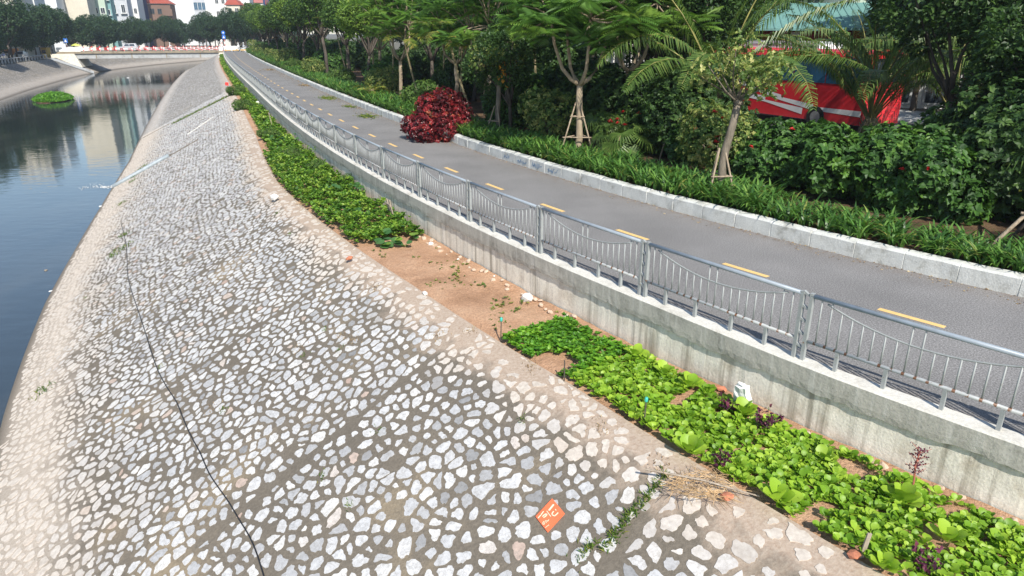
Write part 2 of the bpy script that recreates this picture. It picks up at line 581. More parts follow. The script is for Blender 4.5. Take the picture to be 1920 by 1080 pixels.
a = far_pt(idx, 8.6, ZL + 0.02); b = far_pt(idx, 17.0, ZL + 0.02)
structure(obj('left_road', mesh_np('left_road', np.concatenate([a, b]), np.stack([ii, ii + 1, n + ii + 1, n + ii], 1), M['street'], {'edge': np.zeros(2 * n)})))

# ------------------------------------------------------------------ cycle path, dashes, litter
def path_inner(s):
    return cap_out(s) + CAPW
structure(obj('cycle_path', sheet('cycle_path', ss_all, [
    lambda s: W(s, path_inner(s) - 0.02, 0), lambda s: W(s, path_inner(s) + 0.5, 0.0), lambda s: W(s, KERB - 1.0, 0.0), lambda s: W(s, KERB - 0.35, 0.0), lambda s: W(s, KERB + 0.1, 0)],
    M['asphalt'], {'edge': [lambda s: s * 0 + 0.5, lambda s: s * 0, lambda s: s * 0, lambda s: s * 0 + 0.25, lambda s: s * 0 + 1.0]})))
path_o = bpy.data.objects['cycle_path']
dash_s0 = SD(*at(1705, 596, 0)[:2])[0]
for k in range(-1, 55):
    s0 = dash_s0 + 3.03 * k
    if s0 > 172:
        break
    a, b = s0 - 0.5, s0 + 0.5
    V = np.concatenate([W(np.linspace(a, b, 4), -0.06, 0.004), W(np.linspace(a, b, 4), 0.06, 0.004)])
    c0 = V.mean(0)
    me = mesh_np('lane_dash', V - c0, np.array([[j, j + 1, 5 + j, 4 + j] for j in range(3)]), M['yellow'])
    obj('lane_dash', me, path_o, c0)

# street beyond the planting
structure(obj('street', sheet('street', np.arange(-30, 186, 3.0), [lambda s: W(s, 15.5, 0.0), lambda s: W(s, 25.5, 0.0)], M['street'], {'edge': [lambda s: s * 0, lambda s: s * 0]})))
structure(obj('street_pavement', sheet('street_pavement', np.arange(-30, 186, 3.0), [lambda s: W(s, 25.5, 0.0), lambda s: W(s, 25.5, 0.13), lambda s: W(s, 30, 0.13)], M['kerb'])))
structure(obj('planting_bed', sheet('planting_bed', ss_all[ss_all < 172], [lambda s: W(s, KERB + 0.2, ZG - 0.03), lambda s: W(s, KERB + 1.2, ZG), lambda s: W(s, 6.0, ZG + 0.03), lambda s: W(s, 14.5, ZG), lambda s: W(s, 14.7, -0.05)], M['bedsoil'])))

# kerb of one-metre blocks
kerb = structure(obj('kerb', None))
kerb_meshes = []
for v in range(6):
    mb = MB()
    bev = 0.02
    L2 = 0.485
    prof = [(0, -0.05), (0, 0.31), (0.035, 0.345), (0.22, 0.355), (0.27, 0.33), (0.28, -0.05)]
    xs = [-L2, -L2 + 0.02, -0.16, 0.17, L2 - 0.02, L2]
    sh = [0.018, 0, 0, 0, 0, 0.018]
    V = []
    for x, q in zip(xs, sh):
        for (y, z) in prof:
            j = random.uniform(-0.006, 0.006)
            V.append((x + random.uniform(-.003, .003), y + q * (1 if y < 0.1 else -1) + j, z - (q if z > 0.2 else 0) + j))
    n = len(prof)
    F = [[a * n + k, (a + 1) * n + k, (a + 1) * n + (k + 1) % n, a * n + (k + 1) % n] for a in range(5) for k in range(n)]
    F += [list(range(n)), list(reversed(range(5 * n, 6 * n)))]
    mb.add(V, F)
    kerb_meshes.append(mb.mesh('kerb_stone', M['kerb']))
kerb_joint = SD(*at(1787, 530, 0)[:2])[0]
kerb_of = {}
for k in range(-14, 176):
    s = kerb_joint + 1.0 * k + 0.5
    p = W(s, KERB, random.uniform(-0.012, 0.006))
    kerb_of[k] = obj('kerb_stone', kerb_meshes[k % 6], kerb, p, (random.uniform(-.01, .01), random.uniform(-.004, .004), heading(s) + math.pi + random.uniform(-0.006, 0.006)))
# the block's local +y runs towards the planting: flip so that local x follows the path backwards

# ------------------------------------------------------------------ retaining wall
wall = thing('retaining_wall', 'long stained concrete retaining wall under the grey railing', 'wall', W(0, cap_out(0), ZS))
base0 = np.array(wall.location)
ss_w = np.concatenate([np.arange(-30, -4, 1.0), np.arange(-4, 34, 0.08), np.arange(34, 186, 1.0)])
def rag(s, amp=0.05):
    return np.array([mnoise.noise(Vector((x * 0.8, 3.1, 0))) * amp + mnoise.noise(Vector((x * 2.9, 8.1, 0))) * amp * 0.5 + mnoise.noise(Vector((x * 8.0, 5.1, 0))) * amp * 0.5 + mnoise.noise(Vector((x * 19.0, 1.3, 0))) * amp * 0.45 for x in np.atleast_1d(s)])
def sz_of(zs):
    return [lambda s, z=z: np.stack([s, np.full_like(s, z), s * 0], 1) for z in zs]
zb = -0.25
low = lambda s: CAPZ + zb - 0.10 + rag(s, 0.06)
me = sheet('wall_face', ss_w, [lambda s: W(s, cap_out(s) + 0.055 + rag(s + 50, 0.01), ZS - 0.3), lambda s: W(s, cap_out(s) + 0.055 + rag(s + 50, 0.01), -0.5), lambda s: W(s, cap_out(s) + 0.055 + rag(s + 80, 0.012), CAPZ - 0.1)],
           M['wall'], {'sz': sz_of([-0.7, -0.5, -0.1])}, False)
def shift(me):
    me.transform(Matrix.Translation(-Vector(base0)))
    return me
obj('wall_face', shift(me), wall)
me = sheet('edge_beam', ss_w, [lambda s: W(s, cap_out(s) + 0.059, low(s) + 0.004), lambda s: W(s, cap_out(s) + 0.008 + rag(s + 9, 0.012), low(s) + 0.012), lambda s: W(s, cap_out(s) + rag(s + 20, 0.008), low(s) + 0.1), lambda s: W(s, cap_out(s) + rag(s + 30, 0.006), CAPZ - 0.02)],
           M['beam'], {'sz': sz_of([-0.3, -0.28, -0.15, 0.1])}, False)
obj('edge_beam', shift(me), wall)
me = sheet('wall_cap', ss_w, [lambda s: W(s, cap_out(s) + rag(s + 30, 0.006), CAPZ - 0.02), lambda s: W(s, cap_out(s) + 0.018 + rag(s + 31, 0.01), CAPZ), lambda s: W(s, cap_out(s) + CAPW - 0.02 + rag(s + 60, 0.02), CAPZ), lambda s: W(s, cap_out(s) + CAPW + rag(s + 60, 0.02), -0.05)],
           M['cap'], {'sz': sz_of([0, 0.1, 0.1, 0])}, False)
obj('wall_cap', shift(me), wall)

# ------------------------------------------------------------------ railing
PL = 2.96
rail_s0 = SD(*at(1492, 670, CAPZ)[:2])[0]
rail = thing('railing', 'galvanised grey railing with hanging swag rods on top of the concrete wall', 'railing', W(rail_s0, cap_out(rail_s0) + 0.15, CAPZ))
g0 = 0.065
x0, x1 = g0, PL - g0
def swag_z(x):
    t = (x - (x0 + 0.22)) / (x1 - x0 - 0.44)
    return 0.89 - 0.215 * (1 - (2 * t - 1) ** 2)
top_z, bot_z = 0.945, 0.285
frame = MB()
frame.tube([(x0 - 0.005, 0, top_z), (x1 + 0.005, 0, top_z)], 0.031, 10)
frame_me = frame.mesh('railing_panel', M['handrail'], True)
brail_me = MB().tube([(x0, 0, bot_z), (x1, 0, bot_z)], 0.025, 8).mesh('bottom_rail', M['rail_dots'], True)
post_me = MB().box((0, 0, 0.49), (0.05, 0.06, 0.98)).mesh('post', M['rail'])
foot_me = MB().box((0, 0, 0.135), (0.045, 0.05, 0.27)).mesh('foot', M['rail'])
swag_pts = [(x, 0, swag_z(x)) for x in np.linspace(x0 + 0.22, x1 - 0.22, 17)]
swag_me = MB().tube(swag_pts, 0.0125, 6).mesh('swag_rod', M['rail'], True)
rung = MB()
for q in range(5):
    z = 0.16 + q * 0.19
    rung.prism([(0.02, z), (0.115, z + 0.035), (0.115, z + 0.075), (0.02, z + 0.02)], 'y', -0.02, 0.02)
rung.box((0.118, 0, 0.53), (0.012, 0.03, 0.92))
rung_me = rung.mesh('link_bracket', M['rail'])
bars = []
nb = 19
for q in range(1, nb + 1):
    x = x0 + (x1 - x0) * q / (nb + 1)
    full = q <= 2 or q >= nb - 1 or q in (10, 11)
    bars.append((x, top_z if full else swag_z(x)))
bar_me = {}
for q, (x, zt) in enumerate(bars):
    bar_me[q] = MB().tube([(0, 0, bot_z), (0, 0, zt)], 0.0115, 6).mesh('baluster', M['rail'], True)
allbars = MB()
for x, zt in bars:
    allbars.tube([(x, 0, bot_z), (x, 0, zt)], 0.0115, 4, False)
allbars_me = allbars.mesh('baluster_row', M['rail'])
feet_x = [x0 + (x1 - x0) * f for f in (0.17, 0.38, 0.62, 0.84)]
NFULL = 13
inv = Matrix.Translation(-Vector(rail.location))
def rail_at(s):
    return W(s, cap_out(s) + 0.15, CAPZ)
def rail_step(s, sg):
    a, b = 2.0, 3.6
    for _ in range(40):
        m = (a + b) / 2
        if np.linalg.norm(rail_at(s + sg * m) - rail_at(s)) < PL:
            a = m
        else:
            b = m
    return s + sg * a
rs = [rail_s0]
for _ in range(3):
    rs.insert(0, rail_step(rs[0], -1))
while rs[-1] < 176:
    rs.append(rail_step(rs[-1], 1))
for k in range(-3, len(rs) - 4):
    s = rs[k + 3]
    p, p2 = rail_at(s), rail_at(rs[k + 4])
    hd = math.atan2(p2[1] - p[1], p2[0] - p[0])
    pan = obj('railing_panel', frame_me, rail, Vector(p) - rail.location, (0, 0, hd))
    obj('bottom_rail', brail_me, pan)
    obj('post', post_me, pan, (x0, 0, 0))
    obj('post', post_me, pan, (x1, 0, 0))
    obj('swag_rod', swag_me, pan)
    obj('link_bracket', rung_me, pan, (x1, 0, 0))
    for fx in feet_x:
        obj('foot', foot_me, pan, (fx, 0, 0))
    if -1 <= k < NFULL:
        for q, (x, zt) in enumerate(bars):
            obj('baluster', bar_me[q], pan, (x, 0, 0))
    else:
        stuff(obj('baluster_row', allbars_me, pan))

# ------------------------------------------------------------------ soil bed between wall and stones
def soil_z(s, f):
    return np.array([ZS + 0.05 * mnoise.noise(Vector((x * 0.9, f * 2, 0))) + 0.02 * mnoise.noise(Vector((x * 4, f * 6, 3))) for x in s])
rows_f = np.linspace(0, 1, 9)
me = sheet('soil_bed', np.concatenate([np.arange(-30, -4, 1.0), np.arange(-4, 30, 0.2), np.arange(30, 180, 1.5)]),
           [lambda s, f=f: W(s, soil_edge(s) - 0.03 + (cap_out(s) + 0.06 - soil_edge(s)) * f, soil_z(s, f) - (0.06 if f == 0 else 0)) for f in rows_f], M['soil'])
structure(obj('soil_bed', me))

# ------------------------------------------------------------------ stone slope
JOINTS = [0.62, 5.4, 10.2, 15.3, 20.5, 26.0, 32.0, 38.0, 44.0, 50.0]
S_END = 66.0
ss_sl = np.concatenate([np.arange(-30, 90, 0.5), np.arange(90, 187, 2.0)])
wf = [-0.5, -0.25, 0.0, 0.6, 1.5, 2.6, 3.7, 4.8, 5.8, 6.8, 7.6, 8.2, 8.6]
def wrow(f):
    return lambda s: slope_pt(s, np.full_like(s, f) if f <= 0 else f / 8.6 * slope_len(s), -0.004)
rws = [wrow(f) for f in wf] + [lambda s: slope_pt(s, slope_len(s) + 1.6, 0)]
wv = wf + [10.2]
def const(v):
    return lambda s: np.full_like(s, v)
def farv(s):
    return np.clip((s - S_END + 3) / 3, 0, 1)
me = sheet('stone_slope', ss_sl, rws, M['mortar'], {
    'far': [(lambda s: farv(s)) for _ in wv],
    'low': [const(max(0.0, (w - 4.6) / 3.6)) for w in wv],
    'top': [const({-0.5: 1.25, -0.25: 1.1, 0.0: 0.75, 0.6: 0.45}.get(w, 0.05)) for w in wv],
    'wet': [const(0.0 if w < 8.0 else (0.25 if w < 8.5 else 1.0)) for w in wv]})
slope = structure(obj('stone_slope', me))

def clip_poly(P, nx, ny, c):
    """keep n.p <= c"""
    out = []
    m = len(P)
    for i in range(m):
        a, b = P[i], P[(i + 1) % m]
        da, db = nx * a[0] + ny * a[1] - c, nx * b[0] + ny * b[1] - c
        if da <= 0:
            out.append(a)
        if (da < 0 < db) or (db < 0 < da):
            t = da / (da - db)
            out.append((a[0] + (b[0] - a[0]) * t, a[1] + (b[1] - a[1]) * t))
    return out

GS, GW = 0.218, 0.192
ns, nw = int((S_END + 7) / GS), int(9.6 / GW)
sites = {}
rr = random.Random(5)
for i in range(ns):
    for j in range(nw):
        if rr.random() < 0.08:
            continue
        off = 0.5 * (j % 2)
        sites[(i, j)] = (-7 + (i + 0.5 + off * 0.6 + rr.uniform(-0.42, 0.42)) * GS, -0.62 + (j + 0.5 + rr.uniform(-0.42, 0.42)) * GW)
marker_s, marker_w = on_slope(1033, 967)
stones = []
for (i, j), (x, y) in sites.items():
    if abs(x - marker_s) < 0.22 and abs(y - marker_w) < 0.22:
        continue
    P = [(x - 0.5, y - 0.5), (x + 0.5, y - 0.5), (x + 0.5, y + 0.5), (x - 0.5, y + 0.5)]
    gap = rr.uniform(0.012, 0.025)
    for di in (-2, -1, 0, 1, 2):
        for dj in (-2, -1, 0, 1, 2):
            q = sites.get((i + di, j + dj))
            if (di == 0 and dj == 0) or q is None:
                continue
            dx, dy = q[0] - x, q[1] - y
            L = math.hypot(dx, dy)
            if L > 0.85 or L < 1e-4:
                continue
            nx, ny = dx / L, dy / L
            P = clip_poly(P, nx, ny, nx * x + ny * y + L / 2 - gap)
            if len(P) < 3:
                break
        if len(P) < 3:
            break
    if len(P) < 3:
        continue
    P = clip_poly(P, 0, -1, 0.46)
    for J in JOINTS:
        if abs(J - x) < 0.6:
            sg = 1 if J > x else -1
            P = clip_poly(P, sg, 0, sg * J - 0.05)
    if len(P) < 3:
        continue
    P = np.array(P)
    cx, cy = P.mean(0)
    if cy < -0.47 or cy > 8.38:
        continue
    if rr.random() < (0.4 if cy < 0.05 else 0.025):
        continue
    k = rr.uniform(0.78, 1.0) if rr.random() < 0.8 else rr.uniform(0.5, 0.78)
    P = (P - [cx, cy]) * k
    # merge very short edges, then cut corners and roughen
    Q = [P[0]]
    for p in P[1:]:
        if np.hypot(*(p - Q[-1])) > 0.022:
            Q.append(p)
    if len(Q) < 3:
        continue
    near = x < 30
    out = []
    for a in range(len(Q)):
        p, q = Q[a], Q[(a + 1) % len(Q)]
        c1 = rr.uniform(0.1, 0.26)
        out.append(p + (q - p) * c1)
        if near and np.hypot(*(q - p)) > 0.05:
            nn = np.array([q[1] - p[1], p[0] - q[0]])
            for f in ((0.36, 0.64) if np.hypot(*(q - p)) > 0.11 else (0.5,)):
                out.append(p + (q - p) * (f + rr.uniform(-0.07, 0.07)) + nn * rr.uniform(-0.11, 0.09))
        out.append(p + (q - p) * (1 - rr.uniform(0.1, 0.26)))
    P = np.array(out)
    if near:
        P *= 1 + np.array([rr.uniform(-0.085, 0.06) for _ in P])[:, None]
    area = 0.5 * abs(np.dot(P[:, 0], np.roll(P[:, 1], 1)) - np.dot(P[:, 1], np.roll(P[:, 0], 1)))
    if area < 0.0025:
        continue
    stones.append((cx, cy, P, area))

def stone_geo(cx, cy, P):
    n = len(P)
    h = rr.uniform(0.0015, 0.006)
    tilt = (rr.uniform(-0.012, 0.012), rr.uniform(-0.012, 0.012))
    top = P * 0.98
    s2 = np.concatenate([P[:, 0], top[:, 0], [0.0]]) + cx
    w2 = np.concatenate([P[:, 1], top[:, 1], [0.0]]) + cy
    hh = np.concatenate([np.full(n, -0.012), h + top[:, 0] * tilt[0] + top[:, 1] * tilt[1], [h + rr.uniform(-0.001, 0.002)]])
    scale_w = slope_len(cx) / 8.6
    w2 = np.where(w2 > 0, w2 * scale_w, w2)
    V = slope_pt(s2, w2, hh)
    F4 = [[a, (a + 1) % n, n + (a + 1) % n, n + a] for a in range(n)]
    F3 = [[n + a, n + (a + 1) % n, 2 * n] for a in range(n)]
    return V, F4, F3

def stone_tone():
    r = rr.random()
    if r < 0.05:
        return rr.uniform(0.03, 0.12)
    if r < 0.3:
        return rr.uniform(0.14, 0.42)
    if r < 0.965:
        return rr.uniform(0.42, 0.86)
    return rr.uniform(0.87, 1.0)

def stone_dust(cx, cy):
    n = mnoise.noise(Vector((cx * 0.9, cy * 0.9, 4.0)))
    lowd = (cy - 5.4) / 2.4 + n * 0.5
    topd = (0.7 - cy) / 0.75 + n * 0.9
    return float(np.clip(max(lowd, topd), 0.0, 0.82) + rr.uniform(0, 0.06))

def visible(cx, cy):
    p = slope_pt(cx, cy)
    x, y, z = p[0], p[1], p[2] - EYE
    c, s = math.cos(PITCH), math.sin(PITCH)
    dep = y * c - z * s
    up = y * s + z * c
    if dep < 0.5:
        return False
    u, v = 960 + 1280 * x / dep, 540 - 1280 * up / dep
    return -10 < u < 1930 and v < 1090
def size_seen(st):
    p = slope_pt(st[0], st[1]) - np.array([0, 0, EYE])
    dist = np.linalg.norm(p)
    return st[3] / dist ** 2 * (abs(p[2]) / dist)
order = sorted((k for k in range(len(stones)) if visible(stones[k][0], stones[k][1])), key=lambda k: -size_seen(stones[k]))
single = set(order[:296])
bV, bF4, bF3, bT, bD = [], [], [], [], []
off = 0
for k, (cx, cy, P, area) in enumerate(stones):
    V, F4, F3 = stone_geo(cx, cy, P)
    t, dst = stone_tone(), stone_dust(cx, cy)
    if k in single:
        c0 = V[-1].copy()
        me = mesh_np('stone', V - c0, [np.array(F4), np.array(F3)], M['stone'], {'tone': np.full(len(V), t), 'dust': np.full(len(V), dst)})
        obj('stone', me, slope, c0)
    else:
        bV.append(V)
        bF4.append(np.array(F4) + off)
        bF3.append(np.array(F3) + off)
        bT.append(np.full(len(V), t))
        bD.append(np.full(len(V), dst))
        off += len(V)
stuff(obj('stone_field', mesh_np('stone_field', np.concatenate(bV), [np.concatenate(bF4), np.concatenate(bF3)], M['stone'], {'tone': np.concatenate(bT), 'dust': np.concatenate(bD)}), slope))
print('stones', len(stones), 'rail_s0', rail_s0, 'dash', dash_s0, 'kerb', kerb_joint)

# ------------------------------------------------------------------ plant building blocks
def unit(v):
    return v / np.maximum(np.linalg.norm(v, axis=-1, keepdims=True), 1e-9)
def basis(y, up):
    y = unit(y)
    x = unit(np.cross(y, up))
    z = np.cross(x, y)
    return np.stack([x, y, z], -1)
def inst(tmpl, loc, rot, scale):
    tV, tF = tmpl
    n, k = len(loc), len(tV)
    sc = np.asarray(scale, float)
    if sc.ndim == 1:
        sc = sc[:, None]
    pts = tV[None] * sc[:, None, :]
    V = loc[:, None] + np.einsum('nij,nkj->nki', rot, pts)
    F = (tF[None] + (np.arange(n) * k)[:, None, None]).reshape(-1, tF.shape[1])
    return V.reshape(-1, 3), F
def rand_dir(n, g):
    return unit(g.normal(size=(n, 3)))

DIAMOND = (np.array([(0, 0, 0), (-.32, .48, .07), (.32, .48, .07), (0, 1, -.12)]), np.array([(0, 2, 3), (0, 3, 1)]))
BROAD = (np.array([(0, 0, 0), (-.33, .36, .09), (.33, .36, .09), (0, .42, -.01), (-.27, .68, .06), (.27, .68, .06), (0, 1, -.2)]),
         np.array([(0, 3, 1), (1, 3, 4), (3, 6, 4), (0, 2, 3), (2, 5, 3), (3, 5, 6)]))
_a = np.arange(9) * 2 * np.pi / 9
ROUND = (np.concatenate([[(0, .48, -.05)], np.stack([np.sin(_a) * .47 * (1 + .06 * np.cos(3 * _a)), .5 - np.cos(_a) * .5, .05 * np.cos(2 * _a) + .03], 1), [(0, 0, 0)]]),
         np.array([(0, 1 + i, 1 + (i + 1) % 9) for i in range(9)]))
SPOON = (np.array([(0, 0, 0), (-.06, .28, .0), (.06, .28, .0), (-.33, .52, .08), (.33, .52, .08), (0, .55, .0), (-.34, .78, .06), (.34, .78, .06), (0, .8, -.02), (-.16, .97, -.03), (.16, .97, -.03), (0, 1.0, -.10)]),
         np.array([(0, 2, 1), (1, 2, 5), (1, 5, 3), (2, 4, 5), (3, 5, 8), (3, 8, 6), (5, 4, 7), (5, 7, 8), (6, 8, 9), (8, 11, 9), (8, 7, 10), (8, 10, 11)]))
def strap_template(bend, w=0.055, n=5):
    t = np.linspace(0, 1, n)
    ang = np.radians(72) - bend * t
    y = np.r_[0, np.cumsum(np.cos(ang[:-1]) / (n - 1))]
    z = np.r_[0, np.cumsum(np.sin(ang[:-1]) / (n - 1))]
    ww = w * np.sin(np.pi * np.clip(t * 0.8 + 0.2, 0, 1)) ** 0.6
    ww[-1] = 0.002
    V = np.concatenate([np.stack([-ww, y, z + .015 * (t > 0)], 1), np.stack([ww, y, z + .015 * (t > 0)], 1)])
    F = np.array([(i, n + i, n + i + 1, i + 1) for i in range(n - 1)])
    return V, F

def blob_points(blobs, n, g, shell=(0.72, 1.02), deep=0.8, floor=None):
    B = np.array([b[:3] for b in blobs], float)
    r = np.array([b[3] for b in blobs], float)
    pick = g.choice(len(B), n * 2, p=r ** 2 / (r ** 2).sum())
    d = rand_dir(n * 2, g)
    p = B[pick] + d * (r[pick] * g.uniform(*shell, n * 2))[:, None]
    keep = np.ones(len(p), bool)
    for b, rad in zip(B, r):
        keep &= np.linalg.norm(p - b, axis=1) > rad * deep * 0.86
    if floor is not None:
        keep &= p[:, 2] > floor
    return p[keep][:n], d[keep][:n]

def leaf_cloud(p, d, size, g, tmpl=DIAMOND, droop=0.25, spread=0.8, tone=(0, 1), whorl=1):
    """leaves at points p with outward directions d; whorl>1 puts a ring of leaves at every shoot"""
    n = len(p)
    ax = unit(d * 0.8 + np.array([0, 0, 0.45]) + g.normal(size=(n, 3)) * 0.35)
    ext = np.ptp(p, axis=0).max() + 1e-6
    f = 34.0 / ext if ext > 3 else 16.0 / ext
    ph = g.uniform(0, 6.28, 6)
    cl = (np.sin(p[:, 0] * f + ph[0]) * np.sin(p[:, 1] * f * 1.13 + ph[1]) + np.sin(p[:, 2] * f * 1.21 + ph[2]) * np.sin((p[:, 0] + p[:, 1]) * f * .71 + ph[3])) * 0.5
    t0 = tone[0] + (tone[1] - tone[0]) * np.clip(g.uniform(0.05, 0.95, n) * 0.55 + 0.225 + cl * 0.42, 0, 1)
    if whorl > 1:
        side = unit(np.cross(ax, rand_dir(n, g)))
        other = np.cross(ax, side)
        P, D, U, T = [], [], [], []
        for k in range(whorl):
            th = 2 * np.pi * k / whorl + g.uniform(-.4, .4, n)
            rad = side * np.cos(th)[:, None] + other * np.sin(th)[:, None]
            lift = g.uniform(0.05, 0.75, n)[:, None]
            P.append(p - ax * (g.uniform(0, 0.35, n) * size)[:, None]); D.append(unit(rad + ax * lift - np.array([0, 0, droop]))); U.append(ax + rad * -0.2)
            T.append(np.clip(t0 + g.uniform(-.18, .18, n), 0, 1))
        p, dd, up, t = np.concatenate(P), np.concatenate(D), np.concatenate(U), np.concatenate(T)
    else:
        dd = unit(ax + rand_dir(n, g) * spread - np.array([0, 0, droop]))
        up = unit(ax + np.array([0, 0, 0.6]) + rand_dir(n, g) * 0.5)
        t = t0
    sc = size * g.uniform(0.65, 1.25, len(p))
    V, F = inst(tmpl, p, basis(dd, up), sc)
    return V, F, np.repeat(t, len(tmpl[0]))

def join_geo(parts):
    Vs, Fs, Ts, o = [], {}, [], 0
    for V, F, T in parts:
        Vs.append(V)
        Fs.setdefault(F.shape[1], []).append(F + o)
        Ts.append(T)
        o += len(V)
    return np.concatenate(Vs), [np.concatenate(f) for f in Fs.values()], np.concatenate(Ts)

def bark(name, a, b, sc=8.0):
    k = Mat(name)
    v = k.scale(k.obj(), (1, 1, 0.35))
    n = k.noise(sc, v, 6, 0.65)
    c = k.ramp(n, (0.3, a), (0.7, b))
    return k.done(k.bsdf(c, 0.9, k.bump(n, 0.7, 0.03), spec=0.15))
M['bark'] = bark('grey_bark', (0.10, 0.085, 0.065), (0.26, 0.22, 0.17))
M['bark_pale'] = bark('pale_bark', (0.22, 0.17, 0.115), (0.42, 0.34, 0.24))
M['bark_dark'] = bark('dark_bark', (0.05, 0.042, 0.035), (0.13, 0.11, 0.09))
M['palm_bark'] = bark('palm_bark', (0.17, 0.14, 0.08), (0.36, 0.30, 0.17), 12)
M['pole'] = bark('pole_wood', (0.20, 0.15, 0.10), (0.42, 0.34, 0.25), 14)
G = lambda *c: c
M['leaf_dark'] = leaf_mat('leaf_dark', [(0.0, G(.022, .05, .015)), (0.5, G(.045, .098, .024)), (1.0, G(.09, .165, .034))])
M['leaf_mid'] = leaf_mat('leaf_mid', [(0.0, G(.04, .085, .018)), (0.5, G(.08, .16, .03)), (1.0, G(.16, .25, .045))])
M['leaf_fresh'] = leaf_mat('leaf_fresh', [(0.0, G(.07, .13, .022)), (0.6, G(.15, .25, .036)), (1.0, G(.25, .34, .05))])
M['leaf_feather'] = leaf_mat('leaf_feather', [(0.0, G(.05, .12, .025)), (0.6, G(.11, .235, .036)), (1.0, G(.20, .32, .05))])
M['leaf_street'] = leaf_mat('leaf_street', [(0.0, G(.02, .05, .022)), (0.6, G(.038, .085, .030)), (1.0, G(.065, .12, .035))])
M['leaf_gloss'] = leaf_mat('leaf_gloss', [(0.0, G(.024, .06, .014)), (0.55, G(.055, .135, .022)), (0.9, G(.11, .22, .032)), (1.0, G(.20, .32, .05))], rough=0.5, trans=0.22, spec=0.35)
M['leaf_varieg'] = leaf_mat('leaf_varieg', [(0.0, G(.045, .10, .02)), (0.45, G(.12, .19, .04)), (0.75, G(.34, .37, .10)), (1.0, G(.58, .54, .24))])
M['leaf_red'] = leaf_mat('leaf_red', [(0.0, G(.035, .008, .01)), (0.5, G(.13, .012, .016)), (0.85, G(.30, .025, .03)), (1.0, G(.36, .12, .05))], rough=0.38, trans=0.25)
M['leaf_purple'] = leaf_mat('leaf_purple', [(0.0, G(.04, .012, .025)), (0.6, G(.11, .022, .055)), (1.0, G(.2, .05, .09))])
M['leaf_lily'] = leaf_mat('leaf_lily', [(0.0, G(.035, .10, .02)), (0.6, G(.09, .21, .035)), (0.93, G(.17, .31, .06)), (1.0, G(.32, .30, .08))], rough=0.4, spec=0.45)
M['leaf_palm'] = leaf_mat('leaf_palm', [(0.0, G(.05, .10, .02)), (0.6, G(.10, .18, .035)), (1.0, G(.20, .26, .06))], rough=0.42, spec=0.45)
M['leaf_areca'] = leaf_mat('leaf_areca', [(0.0, G(.06, .12, .02)), (0.55, G(.14, .21, .03)), (0.85, G(.30, .30, .05)), (1.0, G(.45, .33, .07))], rough=0.42)
M['leaf_lettuce'] = leaf_mat('leaf_lettuce', [(0.0, G(.13, .27, .015)), (0.5, G(.22, .39, .028)), (1.0, G(.36, .52, .05))], rough=0.45, trans=0.3)
M['leaf_cress'] = leaf_mat('leaf_cress', [(0.0, G(.055, .17, .012)), (0.5, G(.10, .27, .018)), (1.0, G(.19, .38, .028))], rough=0.45)
M['leaf_weed'] = leaf_mat('leaf_weed', [(0.0, G(.045, .12, .015)), (0.55, G(.12, .25, .024)), (0.97, G(.26, .40, .045)), (1.0, G(.32, .42, .08))])
M['leaf_pumpkin'] = leaf_mat('leaf_pumpkin', [(0.0, G(.05, .14, .04)), (0.7, G(.09, .20, .06)), (1.0, G(.20, .34, .05))])
M['stalk'] = plain('palm_stalk', (0.22, 0.20, 0.06), 0.6, var=0.4, scale=3)
M['stem'] = plain('green_stem', (0.12, 0.18, 0.04), 0.6)
M['grass_dry'] = leaf_mat('grass_dry', [(0.0, G(.20, .12, .06)), (0.6, G(.36, .25, .13)), (1.0, G(.50, .40, .24))], trans=0.1)
M['grass'] = leaf_mat('grass', [(0.0, G(.06, .12, .02)), (0.7, G(.13, .21, .03)), (1.0, G(.28, .27, .07))])
M['flower'] = leaf_mat('red_flower', [(0.0, G(.55, .02, .03)), (1.0, G(.75, .06, .05))], trans=0.3)
M['orange_leaf'] = leaf_mat('orange_leaf', [(0.0, G(.55, .22, .02)), (1.0, G(.75, .36, .04))], trans=0.3)

def crown_mesh(name, blobs, n, size, mat, seed, tmpl=DIAMOND, whorl=1, floor=None, tone=(0, 1), shell=(0.7, 1.03), deep=0.8, droop=0.25):
    g = np.random.default_rng(seed)
    p, d = blob_points(blobs, n, g, shell, deep, floor)
    V, F, T = leaf_cloud(p, d, size, g, tmpl, whorl=whorl, tone=tone, droop=droop)
    return mesh_np(name, V, F, mat, {'tone': T})

def limb(mb, a, b, r0, r1, g, bend=0.12, n=5, sides=7):
    a, b = np.array(a, float), np.array(b, float)
    L = np.linalg.norm(b - a)
    off = g.normal(size=3) * L * bend
    pts, rad = [], []
    for k in range(n + 1):
        t = k / n
        pts.append(a + (b - a) * t + off * math.sin(math.pi * t) * 0.5 + g.normal(size=3) * L * 0.008)
        rad.append(r0 + (r1 - r0) * t)
    mb.tube(pts, rad, sides)
    return pts[-1]

